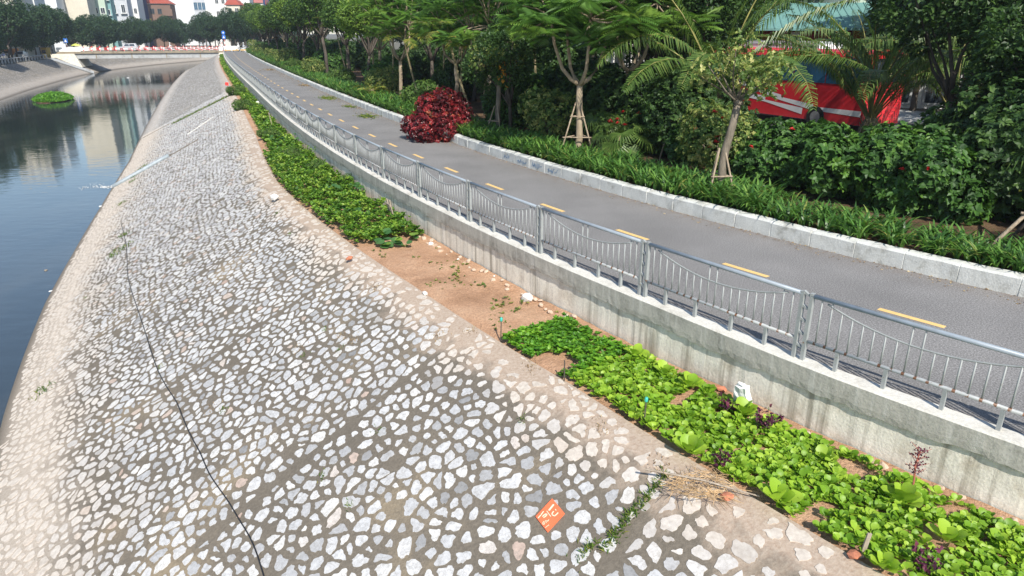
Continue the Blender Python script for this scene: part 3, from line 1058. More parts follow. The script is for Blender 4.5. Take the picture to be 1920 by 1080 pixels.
# --- broadleaf street tree prototypes (crown about 3.2 m radius, 9 m high)
def broad_proto(seed, mat, leaf=0.27, n=5200, r=3.0, h=9.0, trunk_h=3.2, flat=0.75, bark_m='bark_dark'):
    g = np.random.default_rng(seed)
    cz = h - r * flat - 0.4
    blobs = [(0, 0, cz, r * 0.55)]
    for k in range(13):
        d = rand_dir(1, g)[0]
        d[2] *= flat
        q = g.uniform(0.5, 0.8)
        blobs.append((d[0] * r * q, d[1] * r * q, cz + d[2] * r * q, r * g.uniform(0.26, 0.42)))
    crown = crown_mesh('crown', blobs, n, leaf, mat, seed + 50)
    mb = MB()
    top = limb(mb, (0, 0, -0.2), (g.uniform(-.3, .3), g.uniform(-.3, .3), trunk_h), 0.17 * h / 9, 0.12 * h / 9, g, 0.06)
    for b in blobs[1:9]:
        limb(mb, top, np.array(b[:3]) * [0.85, 0.85, 1], 0.075, 0.02, g, 0.12, 5, 5)
    return mb.mesh('trunk', M[bark_m], True), crown
TREES = {
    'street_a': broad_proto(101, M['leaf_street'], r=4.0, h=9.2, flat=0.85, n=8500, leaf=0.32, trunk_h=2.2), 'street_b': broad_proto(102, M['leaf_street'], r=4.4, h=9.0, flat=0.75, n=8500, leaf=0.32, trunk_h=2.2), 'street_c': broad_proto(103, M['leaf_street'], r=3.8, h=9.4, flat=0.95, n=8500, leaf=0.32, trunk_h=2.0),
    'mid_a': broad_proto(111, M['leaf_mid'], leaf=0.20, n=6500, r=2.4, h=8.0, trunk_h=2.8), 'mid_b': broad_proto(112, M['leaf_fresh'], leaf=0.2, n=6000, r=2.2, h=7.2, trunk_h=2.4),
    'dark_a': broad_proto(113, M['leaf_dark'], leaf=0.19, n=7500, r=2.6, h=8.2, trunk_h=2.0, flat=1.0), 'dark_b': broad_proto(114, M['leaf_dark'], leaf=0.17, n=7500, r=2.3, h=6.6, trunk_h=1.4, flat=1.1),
}
def tree(kind, loc, label, scale=1.0, rotz=None, group=None, name='tree', cat='tree'):
    t = thing(name, label, cat, loc, random.uniform(0, 6.28) if rotz is None else rotz, group, scale)
    obj('trunk', TREES[kind][0], t)
    obj('crown', TREES[kind][1], t)
    return t

# --- feathery tree (forked trunk, umbrella of compound leaves)
def feather_template():
    V, F = [], []
    npair = 13
    for k in range(npair):
        t = 0.12 + 0.86 * k / (npair - 1)
        z = -0.34 * t * t
        ln = 0.34 * math.sin(math.pi * (0.18 + 0.74 * t)) + 0.03
        for sgn in (-1, 1):
            b = len(V)
            ux, uy = sgn * 0.9, 0.42
            V += [(0, t, z), (ux * ln * .5 - uy * .035, t + uy * ln * .5 + sgn * ux * .035, z - .03), (ux * ln * .5 + uy * .035, t + uy * ln * .5 - sgn * ux * .035, z - .03), (ux * ln, t + uy * ln, z - .12 * ln / .3)]
            F += [(b, b + 2, b + 3), (b, b + 3, b + 1)]
    b = len(V)
    V += [(-.008, 0, 0), (.008, 0, 0), (.004, .6, -.12), (-.004, .6, -.12)]
    F += [(b, b + 1, b + 2), (b, b + 2, b + 3)]
    return np.array(V), np.array(F)
FEATHER = feather_template()
def feather_proto(seed, ntip=34, fr=(1.0, 2.3), zt=(4.2, 6.6), fork=2.35, frond=0.72, nfork=4, per=13):
    g = np.random.default_rng(seed)
    mb = MB()
    f = limb(mb, (0, 0, -0.2), (0.05, 0.02, fork), 0.13, 0.105, g, 0.03, 6, 9)
    tips = []
    for k in range(nfork):
        th = 2 * math.pi * (k + g.uniform(-.15, .15)) / nfork
        e1 = f + np.array([math.cos(th) * 0.62, math.sin(th) * 0.62, 0.55])
        e2 = f + np.array([math.cos(th) * g.uniform(.75, 1.1), math.sin(th) * g.uniform(.75, 1.1), g.uniform(1.9, 2.3)])
        mb.tube([f, (f + e1) / 2 + [0, 0, -0.07], e1, (e1 + e2) / 2 + [math.cos(th) * .08, math.sin(th) * .08, 0], e2], [0.075, 0.07, 0.06, 0.052, 0.045], 7)
        for j in range(ntip // nfork):
            a2 = th + g.uniform(-.9, .9)
            q = g.uniform(*fr)
            tp = np.array([math.cos(a2) * q, math.sin(a2) * q, g.uniform(*zt)])
            limb(mb, e2, tp, 0.035, 0.012, g, 0.1, 4, 5)
            tips.append(tp)
    P, D, T = [], [], []
    for tp in tips:
        th0 = g.uniform(0, 6.28)
        tn = g.uniform(0.15, 0.95)
        for k in range(per):
            th = th0 + 2.4 * k
            el = g.uniform(-0.15, 0.9)
            P.append(tp + [0, 0, g.uniform(-.1, .15)])
            D.append((math.cos(th) * math.cos(el), math.sin(th) * math.cos(el), math.sin(el)))
            T.append(np.clip(tn + g.uniform(-.2, .2), 0, 1))
    P, D = np.array(P), np.array(D)
    V, F = inst(FEATHER, P, basis(D, np.array([[0, 0, 1.0]]) + g.normal(size=D.shape) * 0.15), frond * g.uniform(.75, 1.2, len(P)))
    crown = mesh_np('crown', V, F, M['leaf_feather'], {'tone': np.repeat(T, len(FEATHER[0]))})
    return mb.mesh('trunk', M['bark_pale'], True), crown
TREES['feather_a'] = feather_proto(201, ntip=48, fr=(0.5, 2.3), zt=(3.5, 5.9), frond=0.85)
TREES['feather_b'] = feather_proto(202, ntip=44, fr=(0.6, 2.7), zt=(3.8, 7.4), frond=0.85)

# --- palms: four frond meshes per kind, every frond an object
def frond_mesh(L, el0, arch, nl, ll, droop, mat, seed, hang=0.5, w=0.02, stalk=0.22, rach=0.022):
    g = np.random.default_rng(seed)
    N = 26
    t = np.linspace(0, 1, N)
    el = el0 - arch * t ** 1.4
    x = np.r_[0, np.cumsum(np.cos(el[:-1]))] * L / (N - 1)
    z = np.r_[0, np.cumsum(np.sin(el[:-1]))] * L / (N - 1)
    V, F, T = [], [], []
    for k in range(nl):
        q = stalk + (1 - stalk) * (k + 0.5) / nl
        i = q * (N - 1)
        px, pz, e = np.interp(i, range(N), x), np.interp(i, range(N), z), np.interp(i, range(N), el)
        ln = ll * (math.sin(math.pi * (0.15 + 0.8 * (q - stalk) / (1 - stalk))) ** 0.7) * g.uniform(.85, 1.1)
        for sg in (-1, 1):
            fw = np.array([math.cos(e), 0, math.sin(e)])
            d = unit(fw * 0.55 + np.array([0, sg, 0.25]) + g.normal(size=3) * 0.09)
            p0 = np.array([px, 0, pz])
            p1 = p0 + d * ln * 0.5 + np.array([0, 0, -droop * 0.15 * ln])
            p2 = p1 + unit(d * (1 - hang) + np.array([0, 0, -hang - 0.1])) * ln * 0.55
            wd = unit(np.cross(d, np.array([0, 0, 1.0]))) * w
            b = len(V)
            V += [p0 - wd * .5, p0 + wd * .5, p1 + wd, p1 - wd, p2]
            F += [(b, b + 1, b + 2), (b, b + 2, b + 3), (b + 3, b + 2, b + 4)]
            T += [g.uniform(0.1, 0.95)] * 5
    mb = MB()
    mb.tube([(x[i], 0, z[i]) for i in range(0, N, 3)], [rach * (1 - 0.75 * i / N) for i in range(0, N, 3)], 5)
    b = len(V)
    V = np.concatenate([np.array(V), np.array([tuple(v) for v in mb.V])])
    me = mesh_np('frond', V, [np.array(F), np.array([f for f in mb.F if len(f) == 4]) + b], mat, {'tone': np.concatenate([T, np.full(len(V) - b, 0.9)])})
    me.materials.append(M['stalk'])
    mi = np.zeros(len(me.polygons), np.int32)
    mi[len(F):] = 1
    me.polygons.foreach_set('material_index', mi)
    return me
FR = {
    'date': [frond_mesh(5.6, R(80), R(r), 62, 0.8, 0.5, M['leaf_palm'], 300 + i, 0.72, 0.024, 0.22, 0.036) for i, r in enumerate((70, 95, 120, 50))],
    'areca': [frond_mesh(1.9, R(62), R(r), 26, 0.46, 0.4, M['leaf_areca'], 320 + i, 0.35, 0.018, 0.2, 0.016) for i, r in enumerate((85, 110, 60))],
    'bushpalm': [frond_mesh(1.5, R(70), R(r), 24, 0.40, 0.4, M['leaf_areca'], 340 + i, 0.3, 0.02, 0.2, 0.014) for i, r in enumerate((70, 100))],
    'tall': [frond_mesh(2.6, R(70), R(r), 32, 0.55, 0.4, M['leaf_palm'], 360 + i, 0.5, 0.02, 0.18, 0.02) for i, r in enumerate((80, 110, 130))],
}
def fan_mesh(seed, r=0.75):
    g = np.random.default_rng(seed)
    V, F, T = [], [], []
    for k in range(22):
        th = R(-105 + 210 * k / 21)
        d = np.array([math.cos(th), math.sin(th), 0.15])
        wd = np.array([-math.sin(th), math.cos(th), 0]) * 0.022
        L = r * g.uniform(.85, 1.05) * (0.8 + 0.2 * math.cos(th))
        b = len(V)
        o = np.array([0.55, 0, 0.35])
        V += [o - wd * .3, o + wd * .3, o + d * L * .6 + wd, o + d * L * .6 - wd, o + d * L + np.array([0, 0, -0.33 * L])]
        F += [(b, b + 1, b + 2), (b, b + 2, b + 3), (b + 3, b + 2, b + 4)]
        T += [g.uniform(.2, .8)] * 5
    b = len(V)
    V += [(0, -.012, 0), (0, .012, 0), (.55, .01, .35), (.55, -.01, .35)]
    F += [(b, b + 1, b + 2), (b, b + 2, b + 3)]
    T += [0.5] * 4
    return mesh_np('frond', np.array(V), np.array(F), M['leaf_palm'], {'tone': np.array(T)})
FR['fan'] = [fan_mesh(380), fan_mesh(381)]

def palm(kind, loc, label, n=16, trunk=None, r=0.08, scale=1.0, tilt=(0.0, 0.75), name='palm', seed=0, group=None, lean=(0, 0)):
    g = random.Random(seed)
    t = thing(name, label, 'palm', loc, 0, group, scale)
    top = Vector((0, 0, 0.15))
    mb = MB()
    if trunk:
        lx, ly = lean
        pts = [(lx * f * (1.4 - 0.4 * f), ly * f * (1.4 - 0.4 * f), -0.15 + (trunk + 0.15) * f) for f in (0, .1, .2, .3, .4, .5, .6, .7, .8, .9, 1)]
        mb.tube(pts, [r * (1.25 if i == 0 else (1.0 + 0.06 * (i % 2)) * (1 - 0.02 * i)) for i in range(11)], 8)
        top = Vector(pts[-1])
    else:
        mb.tube([(0, 0, -0.15), (0, 0, 0.1), (0.02, 0, 0.45), (0, 0, 0.7)], [r * 1.5, r * 1.7, r * 1.3, r * 0.6], 10)
        for q in range(14):
            th = q * 2.4
            mb.tube([(math.cos(th) * r, math.sin(th) * r, 0.1 + .03 * q), (math.cos(th) * r * 1.7, math.sin(th) * r * 1.7, 0.4 + .03 * q)], [0.03, 0.012], 4)
        top = Vector((0, 0, 0.45))
    obj('trunk', mb.mesh('trunk', M['palm_bark'], True), t)
    for k in range(n):
        f = (k + 0.5) / n
        th = k * 2.39996 + g.uniform(-.2, .2)
        tl = tilt[0] + (tilt[1] - tilt[0]) * f ** 0.8
        m = Matrix.Rotation(th, 4, 'Z') @ Matrix.Rotation(tl, 4, 'Y') @ Matrix.Rotation(g.uniform(-.25, .25), 4, 'X')
        o = obj('frond', g.choice(FR[kind]), t, top + Vector((0, 0, -0.1 * f)), m.to_euler(), g.uniform(.85, 1.12))
    return t

# --- shrubs
def shrub_mesh(seed, rx, rz, nshoot, leaf, mat, whorl=6, tone=(0, 1), lumps=11, tmpl=BROAD, squash=1.0):
    g = np.random.default_rng(seed)
    blobs = [(0, 0, rz * 0.45, rz * 0.55)]
    for k in range(lumps):
        th = 2 * math.pi * k / lumps + g.uniform(-.3, .3)
        q = rx * g.uniform(0.35, 0.72)
        blobs.append((math.cos(th) * q, math.sin(th) * q, rz * g.uniform(0.25, 0.72), rz * g.uniform(0.24, 0.36)))
    return crown_mesh('foliage', blobs, nshoot, leaf, mat, seed + 9, tmpl, whorl, 0.03, tone, (0.68, 1.08), 0.82)
SH = {
    'hib_a': shrub_mesh(401, 1.7, 1.9, 1700, 0.155, M['leaf_gloss'], tone=(0, .85)), 'hib_b': shrub_mesh(402, 1.9, 1.7, 1700, 0.155, M['leaf_gloss'], tone=(.05, .95)), 'hib_c': shrub_mesh(403, 1.3, 1.5, 1250, 0.145, M['leaf_gloss'], tone=(0, .8)),
    'small': shrub_mesh(404, 1.45, 1.35, 3000, 0.062, M['leaf_mid'], tone=(0.1, 1), lumps=14), 'red': crown_mesh('foliage', [(0, 0, .75, .72), (-.85, -.35, .42, .55), (-.25, -.75, .45, .55), (.75, -.15, .85, .55), (.35, .1, 1.3, .5), (-.35, .15, 1.15, .45), (.65, -.55, .45, .42), (.95, .35, .55, .5), (-.75, .4, .5, .5), (-.1, -.35, 1.45, .3), (.85, -.1, 1.35, .26)], 2300, 0.10, M['leaf_red'], 414, BROAD, 5, -.02, (0, 1), (0.6, 1.12), 0.8),
    'varieg': shrub_mesh(406, 1.15, 2.0, 1700, 0.085, M['leaf_varieg'], lumps=12), 'yellow': shrub_mesh(407, 0.7, 0.8, 900, 0.09, M['leaf_areca'], lumps=8, tone=(.2, .75)),
    'dark': shrub_mesh(408, 1.7, 2.4, 2300, 0.13, M['leaf_dark']),
}
def flower_mesh():
    g = np.random.default_rng(1)
    n = 10
    d = unit(np.concatenate([g.normal(size=(n, 2)), g.uniform(0.1, 0.9, (n, 1))], 1))
    V, F = inst(BROAD, np.zeros((n, 3)), basis(d, np.array([[0, 0, 1.0]]) + np.zeros((n, 3))), np.full(n, 0.10))
    return mesh_np('flower', V, F, M['flower'], {'tone': np.repeat(g.uniform(0, 1, n), len(BROAD[0]))})
FLOWER = flower_mesh()
stem_mb = MB()
for k in range(7):
    th = k * 0.9
    stem_mb.tube([(math.cos(th) * .08, math.sin(th) * .08, -0.05), (math.cos(th) * .35, math.sin(th) * .35, 0.6), (math.cos(th) * .7, math.sin(th) * .7, 1.1)], [0.025, 0.018, 0.008], 5)
STEMS = stem_mb.mesh('stem', M['bark'], True)
def shrub(kind, loc, label, scale=1.0, flowers=0, name='shrub', rotz=None, rz=1.4, rx=1.2, toward=None):
    t = thing(name, label, 'shrub', loc, random.uniform(0, 6.28) if rotz is None else rotz, None, scale)
    obj('stem', STEMS, t)
    obj('foliage', SH[kind], t)
    for k in range(flowers):
        th = random.uniform(3.6, 5.4) - t.rotation_euler.z
        e = random.uniform(0.1, 1.2)
        obj('flower', FLOWER, t, (math.cos(th) * rx * math.cos(e), math.sin(th) * rx * math.cos(e), rz * (0.35 + 0.65 * math.sin(e))), (random.uniform(-.5, .5), random.uniform(-.5, .5), 0))
    return t

# --- tree props (poles tied round a young tree)
def prop(loc, label, h=1.5, spread=0.65, legs=(0.4, 2.5, 4.6), bars=(0.45, 0.8), r=0.028, rot=0.0, group=None):
    t = thing('tree_prop', label, 'tree prop', loc, rot, group)
    def on(th, f):
        q = spread * (1 - f) + 0.12 * f
        return Vector((math.cos(th) * q, math.sin(th) * q, -0.08 + (h + 0.08) * f))
    for th in legs:
        MB().tube([on(th, 0), on(th, 0.5) + Vector((.01, .015, 0)), on(th, 1.06)], [r, r * 0.95, r * 0.8], 7).build('pole', M['pole'], t, smooth=True)
    for f in bars:
        for a, b in zip(legs, legs[1:] + legs[:1]):
            p, q = on(a, f), on(b, f)
            e = (q - p) * 0.12
            MB().tube([p - e, q + e], r * 0.8, 6).build('crossbar', M['pole'], t, smooth=True)
    return t

# ------------------------------------------------------------------ planting along the path
def gpt(u, v, z=ZG):
    p = at(u, v, z)
    return Vector((p.x, p.y, z))
def sdp(s, d, z=ZG):
    return Vector(W(s, d, z))

# forked feathery tree
p = gpt(1080, 292)
tree('feather_a', p, 'forked young tree with feathery crown, pale branches and wooden props beside the path', 1.0, 0.3)
prop(p, 'wooden props round the forked feathery tree', 1.7, 0.75, (3.5, 5.4, 1.0), (0.42, 0.8), rot=0.2)
# variegated leaning tree nearest the path
p = gpt(1343, 366)
t = thing('variegated_tree', 'small leaning tree with yellow variegated leaves in front of the red coach', 'tree', p, 0)
g = np.random.default_rng(5)
mb = MB()
top = limb(mb, (0, 0, -0.2), (0.32, 0.1, 2.35), 0.115, 0.095, g, 0.03, 7, 9)
mb.tube([top + [-.05, 0, -.08], top + [0.02, 0, .02], top + [0.02, 0, .12]], [0.1, 0.15, 0.09], 8)
vb = []
for k in range(13):
    th = k * 2.4
    q = 0.35 + 0.07 * k
    e = top + np.array([math.cos(th) * q, math.sin(th) * q, 0.15 + 0.12 * (k % 8) + 0.35])
    limb(mb, top + [0, 0, 0.05], e, 0.03, 0.01, g, 0.15, 4, 5)
    vb.append((*e, 0.42))
mb.build('trunk', M['bark'], t, smooth=True)
obj('crown', crown_mesh('crown', vb, 620, 0.095, M['leaf_varieg'], 77, BROAD, 5, shell=(0.3, 1.25), deep=0.25), t)
prop(p, 'wooden props round the leaning variegated tree', 1.15, 0.5, (3.9, 5.6, 1.7), (0.5,), rot=0.1)
# variegated tree farther along, orange leaf
p = gpt(932, 252)
t = thing('variegated_tree', 'small tree with pale variegated leaves and an orange hanging leaf behind the red bush', 'tree', p, 1.0)
obj('trunk', bpy.data.objects['variegated_tree'].children[0].data, t)
obj('crown', bpy.data.objects['variegated_tree'].children[1].data, t)
g2 = np.random.default_rng(8)
V, F = inst(BROAD, g2.normal(size=(14, 3)) * [.08, .08, .22] + [-.5, -.6, 2.6], basis(np.tile([[.1, -.1, -1.0]], (14, 1)) + g2.normal(size=(14, 3)) * .2, rand_dir(14, g2)), np.full(14, .2))
obj('orange_leaf', mesh_np('orange_leaf', V, F, M['orange_leaf'], {'tone': np.repeat(g2.uniform(0, 1, 14), 7)}), t)
prop(p, 'wooden props round the pale variegated tree behind the red bush', 1.1, 0.55, (3.4, 5.0, 1.2), (0.55,))

# shrubs of the near planting
shrub('small', gpt(1185, 285) + Vector((.1, .9, 0)), 'low rounded green bush with small leaves and red flowers beside the forked tree', 1.12, 9, rz=1.3, rx=1.3)
shrub('hib_a', gpt(1430, 365) + Vector((.9, 1.5, 0)), 'tall dark glossy shrub right of the leaning variegated tree', 0.9, 5, rz=1.9, rx=1.6, rotz=0.4)
shrub('hib_b', gpt(1690, 405) + Vector((.1, 1.5, 0)), 'broad dark glossy shrub spreading over the kerb in front of the palms', 1.12, 0, rotz=1.7)
shrub('hib_c', gpt(1570, 385) + Vector((.5, 1.9, 0)), 'lower glossy shrub between the two big dark shrubs', 1.0, 0, rotz=2.8)
shrub('hib_c', gpt(1300, 320) + Vector((.5, 1.4, 0)), 'glossy dark shrub just left of the leaning variegated tree', 0.95, 5, rotz=4.0, rz=1.4)
shrub('hib_a', sdp(2.6, 6.4), 'big dark shrub at the foot of the palm nearest the viewer', 0.92, 4, rotz=3.3, rz=1.9, rx=1.5)
shrub('hib_b', sdp(5.6, 7.2), 'dark shrub with red blossoms below the red coach', 0.84, 12, rotz=5.0, rz=1.7, rx=1.6)
shrub('varieg', sdp(9.3, 6.0), 'loose pale green bush with yellow leaves and red blossoms behind the rounded bush', 1.0, 10, rotz=1.1, rz=2.0, rx=1.0)
shrub('yellow', gpt(1285, 272) + Vector((.2, .3, 0)), 'small yellow green bush at the edge of the rounded bush', 0.9, 0)
shrub('yellow', gpt(1880, 400) + Vector((.3, .6, 0)), 'yellow green low bush at the right edge beside the kerb', 1.25, 0)
shrub('red', gpt(800, 252) + Vector((.45, .7, -.25)), 'dark red leaved bush spilling over the kerb', 1.15, 0, rotz=0.7, name='red_bush')

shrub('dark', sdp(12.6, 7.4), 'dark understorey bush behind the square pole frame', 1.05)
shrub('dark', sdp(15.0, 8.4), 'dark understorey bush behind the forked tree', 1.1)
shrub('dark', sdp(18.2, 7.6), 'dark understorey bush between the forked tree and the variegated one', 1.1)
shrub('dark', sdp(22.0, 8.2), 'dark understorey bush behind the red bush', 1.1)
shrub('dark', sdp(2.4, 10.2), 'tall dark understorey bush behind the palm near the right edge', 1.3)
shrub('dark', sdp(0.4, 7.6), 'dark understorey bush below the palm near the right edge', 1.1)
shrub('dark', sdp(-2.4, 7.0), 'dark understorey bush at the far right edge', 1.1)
# palms
palm('date', gpt(1628, 280) + Vector((.6, 1.4, .35)), 'stout palm with long arching fronds right of the red coach', 26, None, 0.22, 1.0, (0.0, 0.36), seed=3)
palm('date', gpt(1800, 275) + Vector((.6, 1.6, .35)), 'stout palm with long upright stalks near the right edge', 24, None, 0.22, 1.05, (0.0, 0.38), seed=4)
palm('date', sdp(11.6, 8.2, ZG + 1.7), 'palm with drooping fronds between the forked tree and the red coach', 15, None, 0.2, 0.95, (0.1, 0.75), seed=6)
prop(gpt(1628, 280) + Vector((.6, 1.4, 0)), 'wooden props under the stout palm right of the red coach', 1.0, 0.9, (3.6, 4.9, 5.9), (0.6,), rot=0.0)
prop(gpt(1800, 275) + Vector((.6, 1.6, 0)), 'wooden props under the stout palm near the right edge', 1.2, 0.95, (3.4, 4.6, 5.9), (0.75,), rot=0.3)
p = sdp(11.8, 6.6)
prop(p, 'square wooden frame of poles above the rounded bush', 1.5, 0.5, (3.4, 4.9, 5.9), (0.6, 0.85))
palm('fan', sdp(0.2, 7.0, ZG), 'fan palm at the right edge with spiky leaves', 15, 1.7, 0.07, 1.0, (0.0, 1.2), seed=9)
palm('fan', sdp(-1.2, 5.2, ZG), 'low fan palm at the far right of the planting', 13, 0.7, 0.07, 1.0, (0.0, 1.1), seed=10)
palm('fan', sdp(13.0, 5.2, ZG), 'dark fan palm behind the props of the forked tree', 12, 0.8, 0.07, 1.0, (0.0, 1.1), seed=12)
palm('fan', sdp(15.2, 6.4, ZG), 'fan palm deep in the shade left of the forked tree', 12, 1.1, 0.07, 1.0, (0.0, 1.1), seed=13)
# right-edge pole
t = thing('tree_prop', 'grey leaning pole with crossbar at the right edge by the kerb', 'tree prop', gpt(1835, 478))
q = gpt(1835, 478)
MB().tube([(0, 0, -0.05), (0.9, 0.25, 0.75), (1.75, 0.5, 1.5)], [0.04, 0.037, 0.033], 8).build('pole', M['pole'], t, smooth=True)
MB().tube([(0.75, 0.2, 0.78), (1.5, 0.1, 0.72)], 0.028, 7).build('crossbar', M['pole'], t, smooth=True)
MB().tube([(0.95, 0.7, -0.05), (1.35, 0.55, 0.75), (1.7, 0.5, 1.4)], 0.036, 7).build('pole', M['bark_dark'], t, smooth=True)

# areca palms by the path, left half of the belt
ar = [((895, 232), 3.9, (-1.25, 0.2), 'leaning yellow stemmed palm behind the red bush'), ((862, 205), 3.3, (0.2, 0.3), 'upright slender palm just left of the leaning palm'),
      ((655, 150), 4.6, (-0.9, 0.2), 'slender leaning palm in front of the parked white cars'), ((700, 160), 4.9, (0.15, 0.4), 'tall thin palm right of the white cars'),
      ((600, 133), 4.4, (0.3, 0.3), 'golden crowned palm between the silver green palm and the white cars'), ((735, 172), 4.2, (0.3, 0.2), 'golden crowned palm above the small green palm clump'), ((830, 190), 4.4, (0.2, 0.5), 'palm with yellow fronds above the red bush'), ((905, 205), 4.8, (0.4, 0.3), 'tall green palm right of the leaning palm'), ((1010, 225), 4.6, (-0.3, 0.3), 'tall palm left of the forked tree'),
      ((790, 190), 3.6, (-0.9, 0.3), 'thin dark stemmed palm leaning left of the forked grey tree')]
for k, ((u, v), hh, ln, lb) in enumerate(ar):
    palm('areca', gpt(u, v), lb, 11, hh, 0.065, 1.0, (-0.1, 0.8), seed=20 + k, lean=ln)
palm('bushpalm', gpt(690, 188) + Vector((.2, .4, 0)), 'low golden palm clump beside the kerb left of the red bush', 16, None, 0.1, 0.9, (0.0, 0.9), seed=30)
palm('bushpalm', gpt(760, 196) + Vector((.4, 1.2, 0)), 'small green palm clump close behind the red bush', 13, None, 0.1, 0.8, (0.0, 0.95), seed=31)
palm('tall', gpt(545, 118) + Vector((0, 0, .2)), 'bushy silver green palm at the middle of the belt', 18, 0.6, 0.16, 1.05, (0.0, 1.0), seed=32)

# feathery and broadleaf trees of the belt, by distance along the path
belt = [('feather_b', 24.0, 5.6, 0.95, 'feathery tree with thick forked trunk above the red bush'),
        ('feather_a', 31.0, 6.6, 1.0, 'feathery tree over the slender palms'),
        ('feather_b', 38.0, 5.4, 1.0, 'feathery tree farther along above the golden palm'),
        ('feather_b', 16.5, 8.2, 1.1, 'feathery tree behind the forked tree'),
        ('dark_b', 20.5, 4.9, 0.82, 'dark leaved tree with props left of the red bush'),
        ('mid_a', 27.5, 8.5, 1.0, 'green tree at the back above the red bush'),
        ('dark_a', 15.6, 10.2, 1.0, 'dense dark tree behind the forked tree'),
        ('dark_a', 18.5, 11.0, 1.0, 'dense dark tree at the back, left of the forked tree'),
        ('dark_b', 0.8, 10.5, 1.0, 'dark tree behind the right-hand stout palm'),
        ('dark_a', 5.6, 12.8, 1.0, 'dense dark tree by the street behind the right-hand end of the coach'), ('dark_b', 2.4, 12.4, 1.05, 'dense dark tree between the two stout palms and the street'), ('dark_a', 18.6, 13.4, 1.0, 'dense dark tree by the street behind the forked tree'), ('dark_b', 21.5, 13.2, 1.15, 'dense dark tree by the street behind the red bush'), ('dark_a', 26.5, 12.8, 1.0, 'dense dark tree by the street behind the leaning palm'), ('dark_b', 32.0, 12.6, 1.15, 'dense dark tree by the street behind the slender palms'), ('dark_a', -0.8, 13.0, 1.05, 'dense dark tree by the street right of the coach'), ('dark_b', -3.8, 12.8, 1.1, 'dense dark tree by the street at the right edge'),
        ('mid_b', 34.5, 9.0, 1.05, 'fresh green tree behind the slender palms'),
        ('dark_a', 42.0, 8.8, 1.05, 'dark tree behind the golden palm'),
        ('mid_b', 45.5, 5.2, 1.0, 'fresh green tree standing close to the kerb'),
        ('feather_a', 50.0, 7.2, 1.15, 'feathery tree above the silver green palm'),
        ('mid_a', 55.0, 5.6, 1.0, 'rounded tree just past the silver green palm'),
        ('dark_a', 60.0, 8.6, 1.15, 'tall dark tree in the middle of the belt')]
for kind, s, d, sc, lb in belt:
    tree(kind, sdp(s, d), lb, sc)
words = ['first', 'second', 'third', 'fourth', 'fifth', 'sixth', 'seventh', 'eighth', 'ninth', 'tenth', 'eleventh', 'twelfth', 'thirteenth', 'fourteenth', 'fifteenth', 'sixteenth', 'seventeenth', 'eighteenth', 'nineteenth', 'twentieth', 'twenty-first', 'twenty-second', 'twenty-third', 'twenty-fourth', 'twenty-fifth', 'twenty-sixth', 'twenty-seventh', 'twenty-eighth', 'twenty-ninth', 'thirtieth', 'thirty-first', 'thirty-second']
s = 65.0
k = 0
while s < 172:
    d = [5.4, 8.4, 6.2][k % 3]
    kind = ['mid_a', 'feather_b', 'dark_a', 'mid_b', 'feather_a', 'dark_a'][k % 6]
    tree(kind, sdp(s, d), words[k] + ' tree of the far belt beyond the silver green palm, towards the bridge', random.uniform(1.1, 1.35), group='trees of the far belt')
    s += 5.2
    k += 1
# undergrowth bushes along the back of the belt
ub = 0
for s in np.arange(13, 165, 4.6):
    kind = ['dark', 'varieg', 'hib_a', 'dark', 'small'][ub % 5]
    d = [8.6, 5.2, 6.6, 9.5, 4.8][ub % 5] + random.uniform(-.4, .4)
    if s > 60:
        d -= 1.0
    near = 'counted from the forked tree towards the bridge'
    shrub(kind, sdp(s, d), (words[ub] if ub < 30 else words[ub - 30] + ' of the farthest') + ' undergrowth bush ' + near, random.uniform(0.85, 1.25), 0, name='undergrowth_bush')
    ub += 1

hk = 0
for s in np.arange(24, 168, 4.8):
    d = 11.4 + (hk % 2) * 1.3
    if s > 58 and s < 74:
        hk += 1
        continue
    shrub('dark', sdp(s, d), words[hk] + ' dark bush at the street side of the belt, counted from the red bush', random.uniform(1.1, 1.45), 0, name='hedge_bush')
    hk += 1

# strap-leaved border along the kerb
STRAPS = [strap_template(R(b), 0.04) for b in (60, 95, 130)]
def straps(n, s_rng, d_fun, L, seed, name, mat, label, cat):
    g = np.random.default_rng(seed)
    parts = []
    ncl = n
    s = g.uniform(*s_rng, ncl)
    d = d_fun(s, g)
    base = W(s, d, ZG + 0.01)
    for k in range(9):
        th = g.uniform(0, 2 * np.pi, ncl)
        dirs = np.stack([np.cos(th), np.sin(th), np.zeros(ncl)], 1)
        rot = np.stack([np.cross(dirs, [0, 0, 1.0]), dirs, np.tile([[0, 0, 1.0]], (ncl, 1))], -1)
        tm = STRAPS[k % 3]
        V, F = inst(tm, base + dirs * 0.02, rot, L * g.uniform(.7, 1.2, ncl))
        parts.append((V, F, np.repeat(g.uniform(0, 1, ncl), len(tm[0]))))
    V, F, T = join_geo(parts)
    return stuff(obj(name, mesh_np(name, V, F, mat, {'tone': T}, True)), label, cat)
straps(300, (-4, 5), lambda s, g: KERB + 0.32 + g.uniform(0, 1, len(s)) ** 1.3 * 1.5, 0.52, 501, 'lily_border', M['leaf_lily'], 'strap-leaved green border plants behind the near kerb', 'plants')
straps(1150, (5, 26), lambda s, g: KERB + 0.34 + g.uniform(0, 1, len(s)) ** 1.2 * 1.7, 0.62, 502, 'lily_border', M['leaf_lily'], 'dense strap-leaved border plants behind the kerb by the red bush', 'plants')
straps(1900, (26, 80), lambda s, g: KERB + 0.36 + g.uniform(0, 1, len(s)) * 1.7, 0.72, 503, 'lily_border', M['leaf_lily'], 'strap-leaved border plants along the kerb in the middle distance', 'plants')
